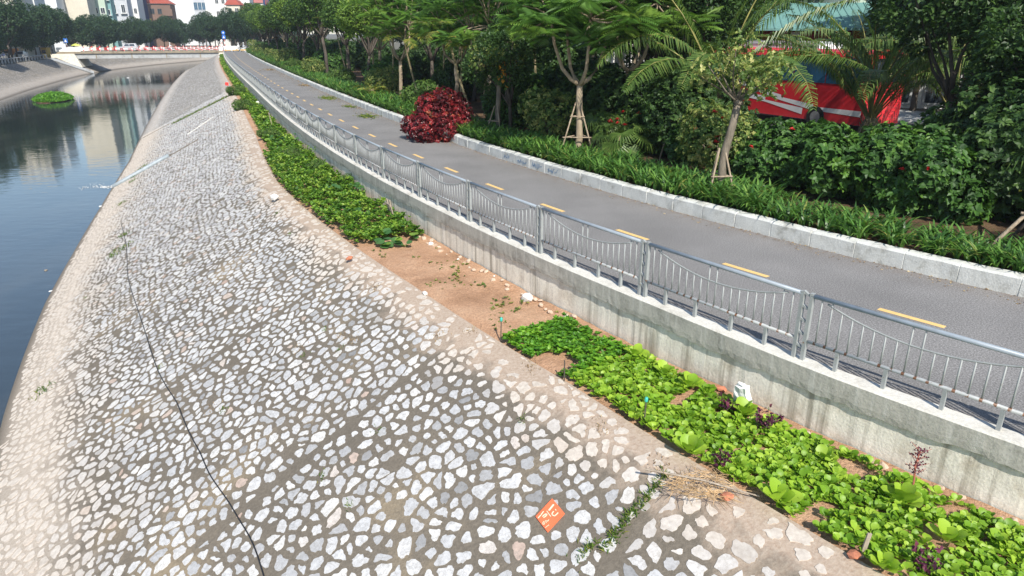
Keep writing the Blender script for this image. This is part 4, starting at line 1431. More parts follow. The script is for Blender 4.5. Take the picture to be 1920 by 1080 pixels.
straps(1300, (80, 165), lambda s, g: KERB + 0.4 + g.uniform(0, 1, len(s)) * 2.0, 1.0, 504, 'lily_border', M['leaf_lily'], 'strap-leaved border plants along the far kerb', 'plants')

# ------------------------------------------------------------------ vegetable bed and weeds on the soil strip
def bed_field(n, s_rng, size, seed, tmpl, mat, name, label, margin=(0.06, 0.28), leaves=6, el=(20, 65), height=0.03, tone=(0, 1), holes=(), dens=None):
    g = np.random.default_rng(seed)
    s = g.uniform(*s_rng, n)
    f = g.uniform(0, 1, n)
    a, b = soil_edge(s) + margin[0], cap_out(s) - margin[1]
    d = a + (b - a) * f
    keep = np.ones(n, bool)
    for hs, hd, hr in holes:
        keep &= np.hypot(s - hs, d - hd) > hr
    if dens is not None:
        keep &= np.array([dens(x, y) for x, y in zip(s, f)])
    s, d = s[keep], d[keep]
    n = len(s)
    hn = np.array([mnoise.noise(Vector((x * 1.3, y * 1.3, seed))) for x, y in zip(s, d)])
    base = W(s, d, ZS + 0.0)
    base[:, 2] += height * (1.0 + 0.9 * hn) * g.uniform(0.3, 1.0, n)
    tn = np.clip(g.uniform(*tone, n) + hn * 0.3, 0, 1)
    parts = []
    sz = size * g.uniform(.7, 1.3, n)
    th0 = g.uniform(0, 6.28, n)
    for k in range(leaves):
        th = th0 + k * 2.39996 + g.uniform(-.3, .3, n)
        e = np.radians(g.uniform(*el, n))
        dirs = np.stack([np.cos(th) * np.cos(e), np.sin(th) * np.cos(e), np.sin(e)], 1)
        V, F = inst(tmpl, base, basis(dirs, np.array([[0, 0, 1.0]]) + g.normal(size=(n, 3)) * 0.18), sz * g.uniform(.75, 1.15, n))
        parts.append((V, F, np.repeat(np.clip(tn + g.uniform(-.2, .2, n), 0, 1), len(tmpl[0]))))
    V, F, T = join_geo(parts)
    return stuff(obj(name, mesh_np(name, V, F, mat, {'tone': T}, True)), label, 'vegetables' if 'greens' in name else 'weeds')
hs, hd = SD(*at(1035, 683, ZS)[:2])
s_top = SD(*at(950, 640, ZS)[:2])[0]
s_mid = SD(*at(1075, 640, ZS)[:2])[0]
bed_field(2500, (-4.5, s_mid - 0.9), 0.098, 601, SPOON, M['leaf_lettuce'], 'mustard_greens', 'bright green leafy vegetables packed along the foot of the wall', holes=[(hs, hd, 0.36)], el=(15, 60), height=0.05, margin=(0.05, 0.22),
          dens=lambda s, f: mnoise.noise(Vector((s * 2.1, f * 3.0, 5))) > -0.42)
bed_field(900, (s_mid - 1.0, s_top + 0.1), 0.075, 602, BROAD, M['leaf_cress'], 'cress_greens', 'finer darker green seedlings at the far end of the vegetable bed', holes=[(hs, hd, 0.36)], leaves=7, el=(10, 60), height=0.10, margin=(0.03, 0.25))
weed_s = SD(*at(720, 455, ZS)[:2])[0]
def wd(s, f):
    return mnoise.noise(Vector((s * 0.7, f * 2.2, 9))) > -0.5
bed_field(4300, (weed_s, 26), 0.10, 611, BROAD, M['leaf_weed'], 'weeds', 'tangle of green weeds along the wall past the bare soil', margin=(0.0, 0.12), leaves=6, el=(5, 75), height=0.30, dens=wd)
bed_field(2300, (26, 60), 0.16, 612, BROAD, M['leaf_weed'], 'weeds', 'band of green weeds along the wall in the middle distance', margin=(0.3, 0.12), leaves=5, el=(5, 70), height=0.24, dens=wd)
bed_field(1300, (60, 172), 0.28, 613, DIAMOND, M['leaf_weed'], 'weeds', 'thin far strip of green weeds running to the bridge', margin=(0.3, 0.1), leaves=5, el=(5, 70), height=0.25, dens=wd)
bed_field(420, (s_top, weed_s), 0.05, 614, DIAMOND, M['grass'], 'sprouts', 'sparse green sprouts on the bare red soil', margin=(0.2, 0.15), leaves=7, el=(5, 60), height=0.01,
          dens=lambda s, f: mnoise.noise(Vector((s * 1.1, f * 2.5, 2))) > 0.12)

def rosette(loc, label, n=9, L=0.26, mat='leaf_lettuce', tmpl=SPOON, seed=0, name='mustard_plant', cat='plant', el=(25, 75)):
    g = np.random.default_rng(seed)
    t = thing(name, label, cat, loc)
    me_cache = {}
    for k in range(n):
        th = k * 2.39996
        e = R(el[0] + (el[1] - el[0]) * k / n)
        m = basis(np.array([[math.cos(th) * math.cos(e), math.sin(th) * math.cos(e), math.sin(e)]]), np.array([[0, 0, 1.0]]) + g.normal(size=(1, 3)) * .12)[0]
        V = (tmpl[0] * L * g.uniform(.8, 1.15)) @ m.T
        obj('leaf', mesh_np('leaf', V, tmpl[1], M[mat], {'tone': np.full(len(V), g.uniform(.6, 1.0))}, True), t)
    return t
def bedpt(u, v, up=0.02):
    p = at(u, v, ZS)
    return Vector((p.x, p.y, ZS + up))
for k, (u, v, L, lb) in enumerate([
        (1290, 852, 0.27, 'large mustard plant at the stone edge below the second stake'), (1458, 946, 0.26, 'large mustard plant overhanging the stones near the dry twigs'),
        (1190, 672, 0.24, 'mustard plant at the wall end of the darker seedlings'), (1245, 705, 0.22, 'tall mustard plant against the wall above the bed'),
        (1292, 728, 0.23, 'mustard plant standing tall halfway to the white bag'), (1395, 782, 0.25, 'big mustard plant in front of the white bag'),
        (1545, 868, 0.20, 'mustard plant by the rubble right of the purple basil'), (1690, 948, 0.30, 'wide mustard plant at the foot of the tall red stem'),
        (1775, 1020, 0.22, 'pale mustard plant low in the right corner of the bed'), (1655, 1070, 0.20, 'mustard plant at the bottom edge beside the wooden stake'),
        (962, 642, 0.16, 'small bright mustard plant at the far stone corner of the bed')]):
    rosette(bedpt(u, v), lb, 9, L, seed=700 + k)
def herb(loc, label, h=0.35, n=70, spread=0.2, mat='leaf_purple', size=0.06, seed=0, name='purple_basil', stem='leaf_purple', lean=0.0):
    g = np.random.default_rng(seed)
    t = thing(name, label, 'plant', loc)
    mb = MB()
    P, D = [], []
    for k in range(6):
        th = k * 1.1 + g.uniform(-.3, .3)
        q = spread * g.uniform(.3, 1)
        e = np.array([math.cos(th) * q, math.sin(th) * q, h * g.uniform(.7, 1.05)])
        pts = limb(mb, (0, 0, -.02), e, 0.008, 0.004, g, 0.15, 4, 5)
        for j in range(n // 6):
            f = g.uniform(.3, 1.05)
            P.append(e * f + g.normal(size=3) * 0.02)
            D.append(unit(g.normal(size=3) + [0, 0, .4]))
    P, D = np.array(P), np.array(D)
    mb.build('stem', M['stem'], t)
    V, F = inst(BROAD, P, basis(D, np.array([[0, 0, 1.0]]) + g.normal(size=D.shape) * .3), size * g.uniform(.6, 1.2, len(P)))
    obj('foliage', mesh_np('foliage', V, F, M[mat], {'tone': np.repeat(g.uniform(0, 1, len(P)), 7)}), t)
    return t
herb(bedpt(1430, 812), 'bushy purple basil in the middle of the bed below the white bag', 0.36, 130, 0.24, seed=1)
herb(bedpt(1362, 775), 'dark red coleus between the brick and the white bag', 0.2, 30, 0.12, size=0.11, seed=2)
herb(bedpt(1355, 878), 'small purple basil at the stone edge near the dry twigs', 0.2, 60, 0.15, seed=3)
herb(bedpt(1730, 1078), 'purple basil in the bottom right of the bed', 0.25, 60, 0.15, seed=4)
# tall red amaranth
t = thing('red_amaranth', 'tall bare red stem with a feathery red top against the wall', 'plant', bedpt(1705, 945))
g = np.random.default_rng(31)
mb = MB().tube([(0, 0, -.02), (0.0, 0.02, .3), (-.02, .03, .5), (0, .03, .72)], [0.013, 0.011, .009, .005], 6)
P, D = [], []
for k in range(16):
    f = 0.38 + 0.34 * k / 16
    th = k * 2.4
    e = np.array([math.cos(th) * .11, .03 + math.sin(th) * .11, f + .07])
    mb.tube([(-.01, .025, f), tuple(e)], [.005, .003], 4)
    for j in range(9):
        P.append(np.array([-.01, .025, f]) * (1 - j / 9) + e * (j / 9) + g.normal(size=3) * .012)
        D.append(g.normal(size=3))
mb.build('stem', plain('red_stem', (.38, .13, .09), .6), t)
P, D = np.array(P), np.array(D)
V, F = inst(DIAMOND, P, basis(D, rand_dir(len(P), g)), np.full(len(P), .032))
obj('foliage', mesh_np('foliage', V, F, M['leaf_purple'], {'tone': np.repeat(g.uniform(.4, 1, len(P)), 4)}), t)

# pumpkin vines
def pumpkin(loc, label, n, r, seed, leaf=0.24):
    g = np.random.default_rng(seed)
    t = thing('pumpkin_vine', label, 'plant', loc)
    for k in range(n):
        th, q = g.uniform(0, 6.28), r * math.sqrt(g.uniform(0, 1))
        x, y, z = math.cos(th) * q, math.sin(th) * q, g.uniform(.1, .34) * (1.2 - q / r * .6)
        d = np.array([[math.cos(th), math.sin(th), g.uniform(-.35, .15)]])
        m = basis(d, np.array([[0, -.25, 1.0]]) + g.normal(size=(1, 3)) * .25)[0]
        V = (ROUND[0] * leaf * g.uniform(.7, 1.2)) @ m.T
        o = obj('leaf', mesh_np('leaf', V, ROUND[1], M['leaf_pumpkin'], {'tone': np.full(len(V), g.uniform(0, .75) if g.uniform() < .85 else 1.0)}, True), t, (x, y, z))
    return t
pumpkin(bedpt(752, 452, 0.0), 'pumpkin vine with round leaves at the end of the weeds by the bare soil', 34, 0.62, 1)
pumpkin(bedpt(690, 405, 0.05), 'pumpkin leaves spreading over the weeds in front of the wooden planks', 30, 0.8, 2, 0.2)
pumpkin(bedpt(640, 370, 0.08), 'patch of pumpkin leaves farther back among the weeds', 26, 0.9, 3, 0.2)
pumpkin(bedpt(545, 268, 0.1), 'dark green vine heaped against the wall in the distance', 34, 1.0, 4, 0.22)
herb(bedpt(583, 305), 'tall feathery green weed standing against the wall', 0.75, 220, 0.25, 'leaf_weed', 0.07, 8, 'tall_weed')
shrub('small', bedpt(458, 205, -0.05), 'round green bush in the far weeds beside the wall', 0.62, 0, name='weed_bush')
shrub('small', bedpt(445, 178, -0.05), 'small far bush among the weeds towards the bridge', 0.7, 0, name='weed_bush')

for k_, (u_, v_, sc_w, lb_) in enumerate([(600, 322, .42, 'rounded weed clump against the wall below the tall feathery weed'), (655, 350, .40, 'leafy weed clump between the two pumpkin patches'), (545, 300, .45, 'bright weed clump at the stone edge in the middle of the strip'), (508, 262, .5, 'low weed clump beside the single tan plank')]):
    shrub('small', bedpt(u_, v_, -.06), lb_, sc_w, 0, name='weed_bush')
# ------------------------------------------------------------------ stakes, rocks and litter
M['green_plastic'] = plain('green_plastic', (.05, .42, .33), .35)
M['wood'] = bark('weathered_board', (.24, .19, .14), (.46, .39, .31), 10)
M['rock'] = m_concrete('rubble', (.58, .45, .34), (.36, .24, .16), sc=4)
M['white_rock'] = m_concrete('white_rock', (.72, .70, .66), (.45, .42, .38), sc=4)
M['brick'] = plain('red_brick', (.48, .18, .10), .9, bumpy=.4)
M['white_plastic'] = plain('white_plastic', (.78, .78, .75), .5, var=.08)
for u, v, h, lb in [(939, 636, .36, 'garden stake with a green cap at the far end of the vegetables'), (1207, 797, .38, 'garden stake with a green cap standing in the stone edge')]:
    t = thing('garden_stake', lb, 'stake', bedpt(u, v, 0))
    MB().tube([(0, 0, -.05), (.005, 0, h * .5), (.01, .01, h)], .0105, 6).build('rod', M['bark_dark'], t)
    MB().tube([(.01, .01, h - .02), (.01, .01, h), (.012, .01, h + .045), (.012, .01, h + .06)], [.016, .026, .026, .012], 8).build('cap', M['green_plastic'], t, smooth=True)
t = thing('garden_stake', 'plain dark stake at the bare gap in the vegetables', 'stake', bedpt(1058, 714, 0))
MB().tube([(0, 0, -.05), (0, .01, .17), (-.004, .012, .35)], .011, 6).build('rod', M['bark_dark'], t)
t = thing('garden_stake', 'flat wooden stake at the bottom right of the bed', 'stake', bedpt(1618, 1042, 0))
MB().box((0, 0, .12), (.045, .02, .34), Matrix.Rotation(R(6), 3, 'Y')).build('board', M['wood'], t)

def rock_mesh(seed, r=1.0, flat=.7):
    g = random.Random(seed)
    bm = bmesh.new()
    bmesh.ops.create_icosphere(bm, subdivisions=1 + seed % 2, radius=r)
    for v in bm.verts:
        n = mnoise.noise(v.co * 1.6 + Vector((seed * 3.1, 0, 0)))
        v.co *= 1 + .38 * n
        v.co.z *= flat
        for ax in range(3):
            lim = r * (.72 + .1 * ax)
            v.co[ax] = max(-lim, min(lim, v.co[ax]))
    me = bpy.data.meshes.new('rock')
    bm.to_mesh(me)
    bm.free()
    return me
ROCKS = [rock_mesh(i) for i in range(6)]
def rock(loc, r, mat, label, group=None, k=None, rot=None):
    me = random.choice(ROCKS).copy() if k is None else ROCKS[k].copy()
    me.materials.clear()
    me.materials.append(M[mat])
    o = obj('rock', me, None, loc, (random.uniform(-.4, .4), random.uniform(-.4, .4), random.uniform(0, 6.28)), (r * random.uniform(.8, 1.35), r * random.uniform(.7, 1.1), r * random.uniform(.6, 1.0)))
    return tag(o, label, 'rock', group)
for k in range(34):
    s = s_top + 0.1 + (weed_s - s_top + .3) * k / 34 + random.uniform(-.1, .1)
    rock(sdp(s, cap_out(s) - random.uniform(.06, .3), ZS + .02), random.choice((.035, .05, .065, .08)), 'rock' if k % 7 else 'white_rock', 'piece of pale rubble lying along the foot of the wall by the bare soil', 'rubble along the wall foot')
for k in range(14):
    s = -2.2 + 3.6 * k / 14 + random.uniform(-.1, .1)
    rock(sdp(s, cap_out(s) - random.uniform(.04, .2), ZS + .01), random.choice((.025, .04, .055)), 'rock', 'small rubble stone between the vegetables and the wall', 'rubble behind the vegetables')
rock(bedpt(988, 562, .05), .15, 'white_rock', 'largest white rock by the wall at the end of the bare soil', k=1)
rock(bedpt(797, 552, .03), .07, 'white_rock', 'single white rock on the stone edge by the bare soil', k=2)
rock(bedpt(515, 372, .05), .16, 'white_rock', 'big white rock on the stones beside the weeds', k=3)
rock(bedpt(1075, 598, .06), .10, 'rock', 'tan rock on the rubble pile where the vegetables start', k=4)
rock(bedpt(1060, 605, .05), .09, 'white_rock', 'white broken slab on the rubble pile where the vegetables start', k=5)
rock(bedpt(655, 487, .04), .10, 'brick', 'broken brick at the edge of the stones by the bare soil', k=0)
rock(bedpt(1362, 937, .05), .085, 'brick', 'red brick fragment beside the dry twigs', k=1)
rock(bedpt(1600, 1045, .04), .075, 'brick', 'pinkish stone beside the flat wooden stake', k=2)
rock(bedpt(1352, 735, .06), .09, 'brick', 'brown brick left of the white bag', k=0)
rock(bedpt(718, 455, .05), .07, 'white_rock', 'pale stone in front of the pumpkin vine', k=4)
# white bag against the wall
t = thing('white_bag', 'crumpled white plastic bag leaning against the wall above the vegetables', 'bag', bedpt(1392, 762, 0), heading(.5))
bm = bmesh.new()
bmesh.ops.create_cube(bm, size=1)
bmesh.ops.subdivide_edges(bm, edges=bm.edges, cuts=3, use_grid_fill=True)
for v in bm.verts:
    v.co = Vector((v.co.x * .24, v.co.y * .12, (v.co.z + .5) * .36))
    n = mnoise.noise_vector(v.co * 9)
    v.co += n * .03
    v.co.x *= 1 - .25 * (v.co.z / .36)
me = bpy.data.meshes.new('sack')
bm.to_mesh(me); bm.free()
me.materials.append(M['white_plastic'])
obj('sack', me, t, (0, 0, .02), (R(-14), 0, 0))
MB().tube([(-.06, 0, .36), (-.03, .02, .42), (.03, .01, .43), (.07, 0, .37)], [.012, .02, .022, .012], 6).build('tied_neck', M['white_plastic'], t, rot=(R(-14), 0, 0))
# wooden planks against the wall
t = thing('wooden_planks', 'two old planks joined by crosspieces leaning on the wall', 'planks', bedpt(737, 415, 0), heading(12.5))
for x in (-.11, .11):
    MB().box((x, 0, .3), (.08, .03, .75)).build('plank', M['wood'], t, rot=(R(-10), 0, 0))
for z in (.22, .52):
    MB().box((0, .03, z), (.32, .025, .07)).build('crosspiece', M['wood'], t, rot=(R(-10), 0, 0))
t = tag(MB().box((0, 0, .45), (.1, .03, 1.0)).build('wooden_plank', M['wood'], None, bedpt(512, 243, 0), (R(-8), 0, heading(24))), 'single tan plank leaning on the wall in the distance', 'plank')

# dry twigs
M['straw'] = plain('straw', (.46, .31, .16), .9, var=.35, scale=5)
def twigs(loc, label, n, r, seed, long=None):
    g = np.random.default_rng(seed)
    t = thing('dry_twigs', label, 'twigs', loc)
    mb = MB()
    for k in range(n):
        th, q = g.uniform(0, 6.28), r * math.sqrt(g.uniform(0, 1))
        c = np.array([math.cos(th) * q * 1.5, math.sin(th) * q, g.uniform(.0, .04)])
        a = g.uniform(0, 6.28)
        L = g.uniform(.08, .22)
        pts = [c + np.array([math.cos(a + j * .5) * L * (j - 1), math.sin(a + j * .4) * L * (j - 1), g.uniform(0, .03)]) for j in range(3)]
        mb.tube(pts, [.003, .004, .002], 3, False)
    stuff(obj('twig_heap', mb.mesh('twig_heap', M['straw'], fix=False), t))
    if long:
        MB().tube(long, [.014, .012, .008], 6).build('cane', M['wood'], t)
    return t
twigs(bedpt(1318, 918, .03), 'heap of dry brown twigs and a long cane at the edge of the stones', 150, .28, 1, [(-.65, .33, .03), (0, .05, .07), (.6, -.22, .04)])
twigs(bedpt(585, 383, .03), 'small heap of dry grass on the stones below the weeds', 90, .3, 2)

# grass in joints and tufts on the slope
def tufts(pts, n, spread, L, seed, name, mat, label):
    g = np.random.default_rng(seed)
    P = []
    for (u, v) in pts:
        s, w = on_slope(u, v)
        P += [slope_pt(s + g.normal() * spread, w + g.normal() * spread, 0.0) for _ in range(n)]
    P = np.array(P)
    n = len(P)
    th = g.uniform(0, 6.28, n)
    e = g.uniform(.3, 1.3, n)
    d = np.stack([np.cos(th) * np.cos(e), np.sin(th) * np.cos(e), np.sin(e)], 1)
    tm = (DIAMOND[0] * [.35, 1, 1], DIAMOND[1])
    V, F = inst(tm, P, basis(d, rand_dir(n, g)), L * g.uniform(.5, 1.2, n))
    return stuff(obj(name, mesh_np(name, V, F, mat, {'tone': np.repeat(g.uniform(0, 1, n), 4)})), label, 'grass')
def line(a, b, n):
    return [(a[0] + (b[0] - a[0]) * k / n, a[1] + (b[1] - a[1]) * k / n) for k in range(n + 1)]
tufts(line((1255, 893), (1105, 1040), 26), 16, .035, .085, 1, 'joint_grass', M['grass'], 'grass growing along the slanting joint near the orange marker')
tufts(line((430, 180), (325, 232), 30), 20, .16, .2, 2, 'slope_grass', M['grass'], 'green grass strip running down the far stones')
tufts([(262, 318), (258, 324), (250, 332), (248, 340), (272, 312), (228, 382), (222, 470), (215, 478), (235, 440), (240, 462), (80, 735)], 30, .16, .15, 3, 'slope_grass', M['grass'], 'scattered grass tufts low on the stones by the drain pipe')
tufts([(600, 890), (655, 945), (712, 808), (640, 655), (570, 668), (160, 560), (520, 400), (545, 440), (610, 620), (1085, 1050), (985, 790), (300, 690), (415, 770)], 16, .05, .07, 4, 'slope_sprigs', M['grass'], 'tiny green sprigs between the slope stones')
tufts([(640, 632), (700, 540), (560, 655), (820, 625), (875, 618), (1000, 690), (1130, 800), (1230, 870), (400, 768), (660, 640)], 40, .10, .06, 5, 'dry_grass', M['grass_dry'], 'dry brown grass wisps scattered over the stones')

# water-level dark plants and floating things
def cable(pts, r, name, mat, label, cat, lift=0.012):
    P = []
    for (u, v) in pts:
        s, w = on_slope(u, v)
        P.append(slope_pt(s, w, lift + r))
    P = np.array(P)
    t = np.arange(len(P)); tt = np.linspace(0, len(P) - 1, len(P) * 4)
    Q = np.stack([np.interp(tt, t, P[:, k]) for k in range(3)], 1)
    for _ in range(3):
        Q[1:-1] = (Q[:-2] + 2 * Q[1:-1] + Q[2:]) / 4
    return tag(MB().tube(Q, r, 6).build(name, M[mat], None, smooth=True), label, cat)
cable([(228, 420), (240, 470), (238, 520), (262, 590), (275, 628), (284, 660), (298, 700), (318, 735), (333, 755), (346, 790), (362, 825), (377, 850), (392, 888), (412, 918), (432, 945), (452, 980), (466, 1000), (482, 1035), (497, 1085), (510, 1130)], .011, 'cable', 'black', 'thin black cable snaking down over the stones', 'cable')
# drain pipe and concrete strips on the slope
def strip(a, b, r, name, mat, label, cat, lift=.02, n=6):
    s0, w0 = on_slope(*a); s1, w1 = on_slope(*b)
    pts = [slope_pt(s0 + (s1 - s0) * f, w0 + (w1 - w0) * f, lift) for f in np.linspace(0, 1, n)]
    return tag(MB().tube(pts, r, 10).build(name, M[mat], None, smooth=True), label, cat)
strip((213, 352), (318, 293), .13, 'drain_pipe', 'pipe', 'grey plastic drain pipe running down the stones into the river', 'pipe', .07)
strip((318, 293), (372, 262), .09, 'drain_gutter', 'mortar', 'concrete covered end of the drain above the grey pipe', 'drain', -.03)
strip((352, 252), (402, 218), .09, 'concrete_strip', 'cap', 'pale concrete strip on the stones above the drain', 'concrete strip', -.05)
strip((262, 262), (318, 232), .08, 'concrete_strip', 'mortar', 'grey strip at the water edge below the far grass', 'concrete strip', -.04)
# orange marker plate set in the slope
c0 = slope_pt(marker_s, marker_w, 0.012)
ex = slope_pt(marker_s - .1, marker_w, 0.012) - c0
ey = slope_pt(marker_s, marker_w - .1, 0.012) - c0
ex, ey = unit(ex), unit(ey)
ez = np.cross(ex, ey)
mt = thing('marker_plate', 'orange square plate with white marks set among the stones', 'marker', c0)
mt.rotation_euler = Matrix((ex, ey, ez)).transposed().to_euler()
M['orange'] = plain('orange_paint', (.80, .17, .07), .6, var=.08)
M['cream'] = plain('cream_paint', (.82, .72, .52), .7, var=.1)
corn = {}
for nm, (u, v) in {'T': (1038.9, 938.5), 'R': (1063.0, 964.8), 'B': (1027.4, 995.5), 'L': (1003.3, 970.4)}.items():
    s, w = on_slope(u, v)
    q = slope_pt(s, w, 0.012) - c0
    corn[nm] = np.array([q @ ex, q @ ey])
O = corn['L']; U = (corn['T'] - corn['L'] + corn['R'] - corn['B']) / 2; Wv = (corn['B'] - corn['L'] + corn['R'] - corn['T']) / 2
def mk(f, g_):
    return O + U * f + Wv * g_
poly = [tuple(mk(*q)) for q in ((0, 0), (1, 0), (1, 1), (0, 1))]
MB().prism(poly, 'z', -.03, .012).build('plate', M['orange'], mt)
A = np.array([[480, 325], [-430, 340]], float)
Ai = np.linalg.inv(A)
def zp(x, y):
    return mk(*(Ai @ np.array([x - 180, y - 545.0])))
def stroke(pts, w, nm='mark'):
    mb = MB()
    P = [zp(*p) for p in pts]
    for a, b in zip(P[:-1], P[1:]):
        d = unit(b - a); nn = np.array([-d[1], d[0]]) * w
        mb.prism([tuple(a - nn - d * w * .5), tuple(b - nn + d * w * .5), tuple(b + nn + d * w * .5), tuple(a + nn - d * w * .5)], 'z', .0125, .0155)
    mb.build(nm, M['cream'], mt)
stroke([(570, 400), (695, 270)], .011)
stroke([(690, 430), (648, 480), (665, 515), (720, 532), (770, 500), (815, 460)], .007)
stroke([(745, 380), (765, 400)], .005)
stroke([(505, 420), (612, 545)], .004)
stroke([(262, 585), (340, 510), (410, 432)], .006)
stroke([(390, 545), (440, 505), (505, 480), (500, 520), (455, 550)], .007)
stroke([(415, 575), (450, 555)], .005)
stroke([(430, 660), (392, 690), (395, 730), (440, 720), (445, 690)], .0035)
stroke([(470, 640), (490, 690)], .0035)
stroke([(500, 640), (525, 660), (560, 620)], .003)
stroke([(462, 802), (560, 738)], .0025)

# leaf litter along the kerb and on the path
def litter(n, s_rng, d_rng, size, seed, mat, name, label, bias=2.0):
    g = np.random.default_rng(seed)
    s = g.uniform(*s_rng, n)
    d = d_rng[1] - (d_rng[1] - d_rng[0]) * g.uniform(0, 1, n) ** bias
    P = W(s, d, .008)
    th = g.uniform(0, 6.28, n)
    D = np.stack([np.cos(th), np.sin(th), g.uniform(-.1, .35, n)], 1)
    V, F = inst(DIAMOND, P, basis(D, np.array([[0, 0, 1.0]]) + g.normal(size=(n, 3)) * .2), size * g.uniform(.4, 1.3, n))
    return stuff(obj(name, mesh_np(name, V, F, mat, {'tone': np.repeat(g.uniform(0, 1, n), 4)})), label, 'leaves')
litter(900, (-4, 30), (KERB - .45, KERB - .01), .05, 1, M['grass_dry'], 'leaf_litter', 'dry leaf litter along the near kerb', 2.5)
litter(700, (30, 90), (KERB - .9, KERB - .01), .10, 2, M['grass_dry'], 'leaf_litter', 'dry leaf litter along the far kerb', 2.0)
def litter_patch(u, v, ru, n, seed, label, mat='leaf_areca'):
    p = at(u, v, 0)
    s0, d0 = SD(p.x, p.y)
    g = np.random.default_rng(seed)
    s, d = s0 + g.normal(size=n) * ru * 1.2, d0 + g.normal(size=n) * ru * .5
    d = np.minimum(d, KERB - .04)
    P = W(s, d, .012)
    th = g.uniform(0, 6.28, n)
    D = np.stack([np.cos(th), np.sin(th), g.uniform(0, .4, n)], 1)
    V, F = inst(DIAMOND, P, basis(D, np.array([[0, 0, 1.0]]) + g.normal(size=(n, 3)) * .2), g.uniform(.07, .18, n))
    stuff(obj('fallen_leaves', mesh_np('fallen_leaves', V, F, M[mat], {'tone': np.repeat(g.uniform(.2, .9, n), 4)})), label, 'leaves')
litter_patch(688, 218, .5, 260, 1, 'nearest patch of fallen yellow green leaves on the path')
litter_patch(616, 184, .6, 300, 2, 'patch of fallen leaves by the kerb in the middle distance')
litter_patch(655, 200, .35, 120, 3, 'thin patch of fallen leaves between the two larger ones')
litter_patch(570, 160, .5, 160, 4, 'brown fallen branch and leaves on the path farther off', 'grass_dry')
litter_patch(505, 131, .9, 200, 5, 'dry leaf heap on the far path', 'grass_dry')

# blue scribbles on the kerb
M['blue_ink'] = plain('blue_spray_paint', (.10, .20, .34), .8)
gg = random.Random(3)
for k in (12, 13, 14, 15):
    ko = kerb_of[k]
    mb = MB()
    for q in range(3 if k != 15 else 2):
        x = -.3 + q * .2
        pts = [(x, .16)]
        for j in range(9):
            pts.append((x + .025 * j + gg.uniform(-.02, .02), .16 + gg.uniform(-.09, .09)))
        for a, b in zip(pts[:-1], pts[1:]):
            dx, dz = b[0] - a[0], b[1] - a[1]
            L = math.hypot(dx, dz) or 1
            nx, nz = -dz / L * .006, dx / L * .006
            mb.prism([(a[0] - nx, a[1] - nz), (b[0] - nx, b[1] - nz), (b[0] + nx, b[1] + nz), (a[0] + nx, a[1] + nz)], 'y', -.011, -.0085)
    stuff(mb.build('scribble', M['blue_ink'], ko))

# grass island in the river and floating scraps
ip = at(100, 187, ZW)
it = thing('grass_island', 'floating island of green water plants in the river', 'plants', (ip.x, ip.y, ZW), R(118))
mb = MB()
ring = [(math.cos(a) * 5.6 * (1 + .12 * math.sin(3 * a)), math.sin(a) * 2.3 * (1 + .1 * math.cos(2 * a))) for a in np.linspace(0, 6.28, 25)[:-1]]
mb.prism(ring, 'z', -.1, .1)
mb.build('root_mat', M['bedsoil'], it)
g = np.random.default_rng(77)
n = 9000
a, q = g.uniform(0, 6.28, n), np.sqrt(g.uniform(0, 1, n))
x, y = np.cos(a) * 5.6 * q, np.sin(a) * 2.35 * q
z = .1 + .75 * (1 - q ** 3) * g.uniform(.2, 1, n)
th = g.uniform(0, 6.28, n)
D = np.stack([np.cos(th) * .8, np.sin(th) * .8, g.uniform(.1, 1.2, n)], 1)
V, F = inst(DIAMOND, np.stack([x, y, z], 1), basis(D, rand_dir(n, g)), g.uniform(.2, .42, n))
stuff(obj('foliage', mesh_np('foliage', V, F, M['leaf_cress'], {'tone': np.repeat(g.uniform(0, .8, n), 4)}), it))
for k, (u, v, r, lb) in enumerate([(190, 387, .16, 'white scrap floating at the near water edge'), (186, 401, .10, 'small pale scrap floating just below the white one'), (86, 507, .12, 'brown scrap floating off the stones'), (240, 146, .30, 'white scrap floating near the bridge reflection'), (95, 546, .09, 'pale bit floating close to the stones at the left'), (40, 165, .3, 'white scrap on the far waterline')]):
    p = at(u, v, ZW)
    me = ROCKS[k % 6].copy()
    me.materials.clear(); me.materials.append(M['white_plastic'] if k != 2 else M['wood'])
    tag(obj('floating_scrap', me, None, (p.x, p.y, ZW + .01), (0, 0, k), (r, r * .6, r * .3)), lb, 'litter')
# thin outflow foam at the drain
p = at(196, 352, ZW)
g = np.random.default_rng(5)
n = 130
f = g.uniform(0, 1, n)
P = np.stack([p.x + 1.0 - 2.6 * f, p.y + .5 * g.normal(size=n) * f + .4 * f, np.full(n, ZW + .006)], 1)
th = g.uniform(0, 6.28, n)
V, F = inst(DIAMOND, P, basis(np.stack([np.cos(th), np.sin(th) * .4, th * 0], 1), np.tile([[0, 0, 1.0]], (n, 1))), .22 * (1 - f * .7))
stuff(obj('drain_foam', mesh_np('drain_foam', V, F, M['white_plastic'], {'tone': np.zeros(len(V))})), 'white foam trailing from the drain pipe mouth', 'foam')
tag(MB().box((0, 0, .15), (.3, .24, .3)).build('red_bucket', plain('red_plastic', (.7, .05, .04), .4), None, bedpt(425, 160, 0), (0, .2, .5)), 'small red plastic tub at the far stone edge', 'tub')
tag(MB().box((0, 0, .18), (.4, .3, .35)).build('white_box', M['white_plastic'], None, bedpt(412, 109, 0), (0, .1, .5)), 'white foam box among the weeds near the bridge', 'box')
tag(MB().tube([(0, 0, 0), (0, 0, .25), (.05, 0, .4)], [.14, .17, .05], 9).build('white_sack', M['white_plastic'], None, bedpt(482, 200, 0), (0, .2, .5), True), 'white sack by the wall beside the round green bush', 'sack')

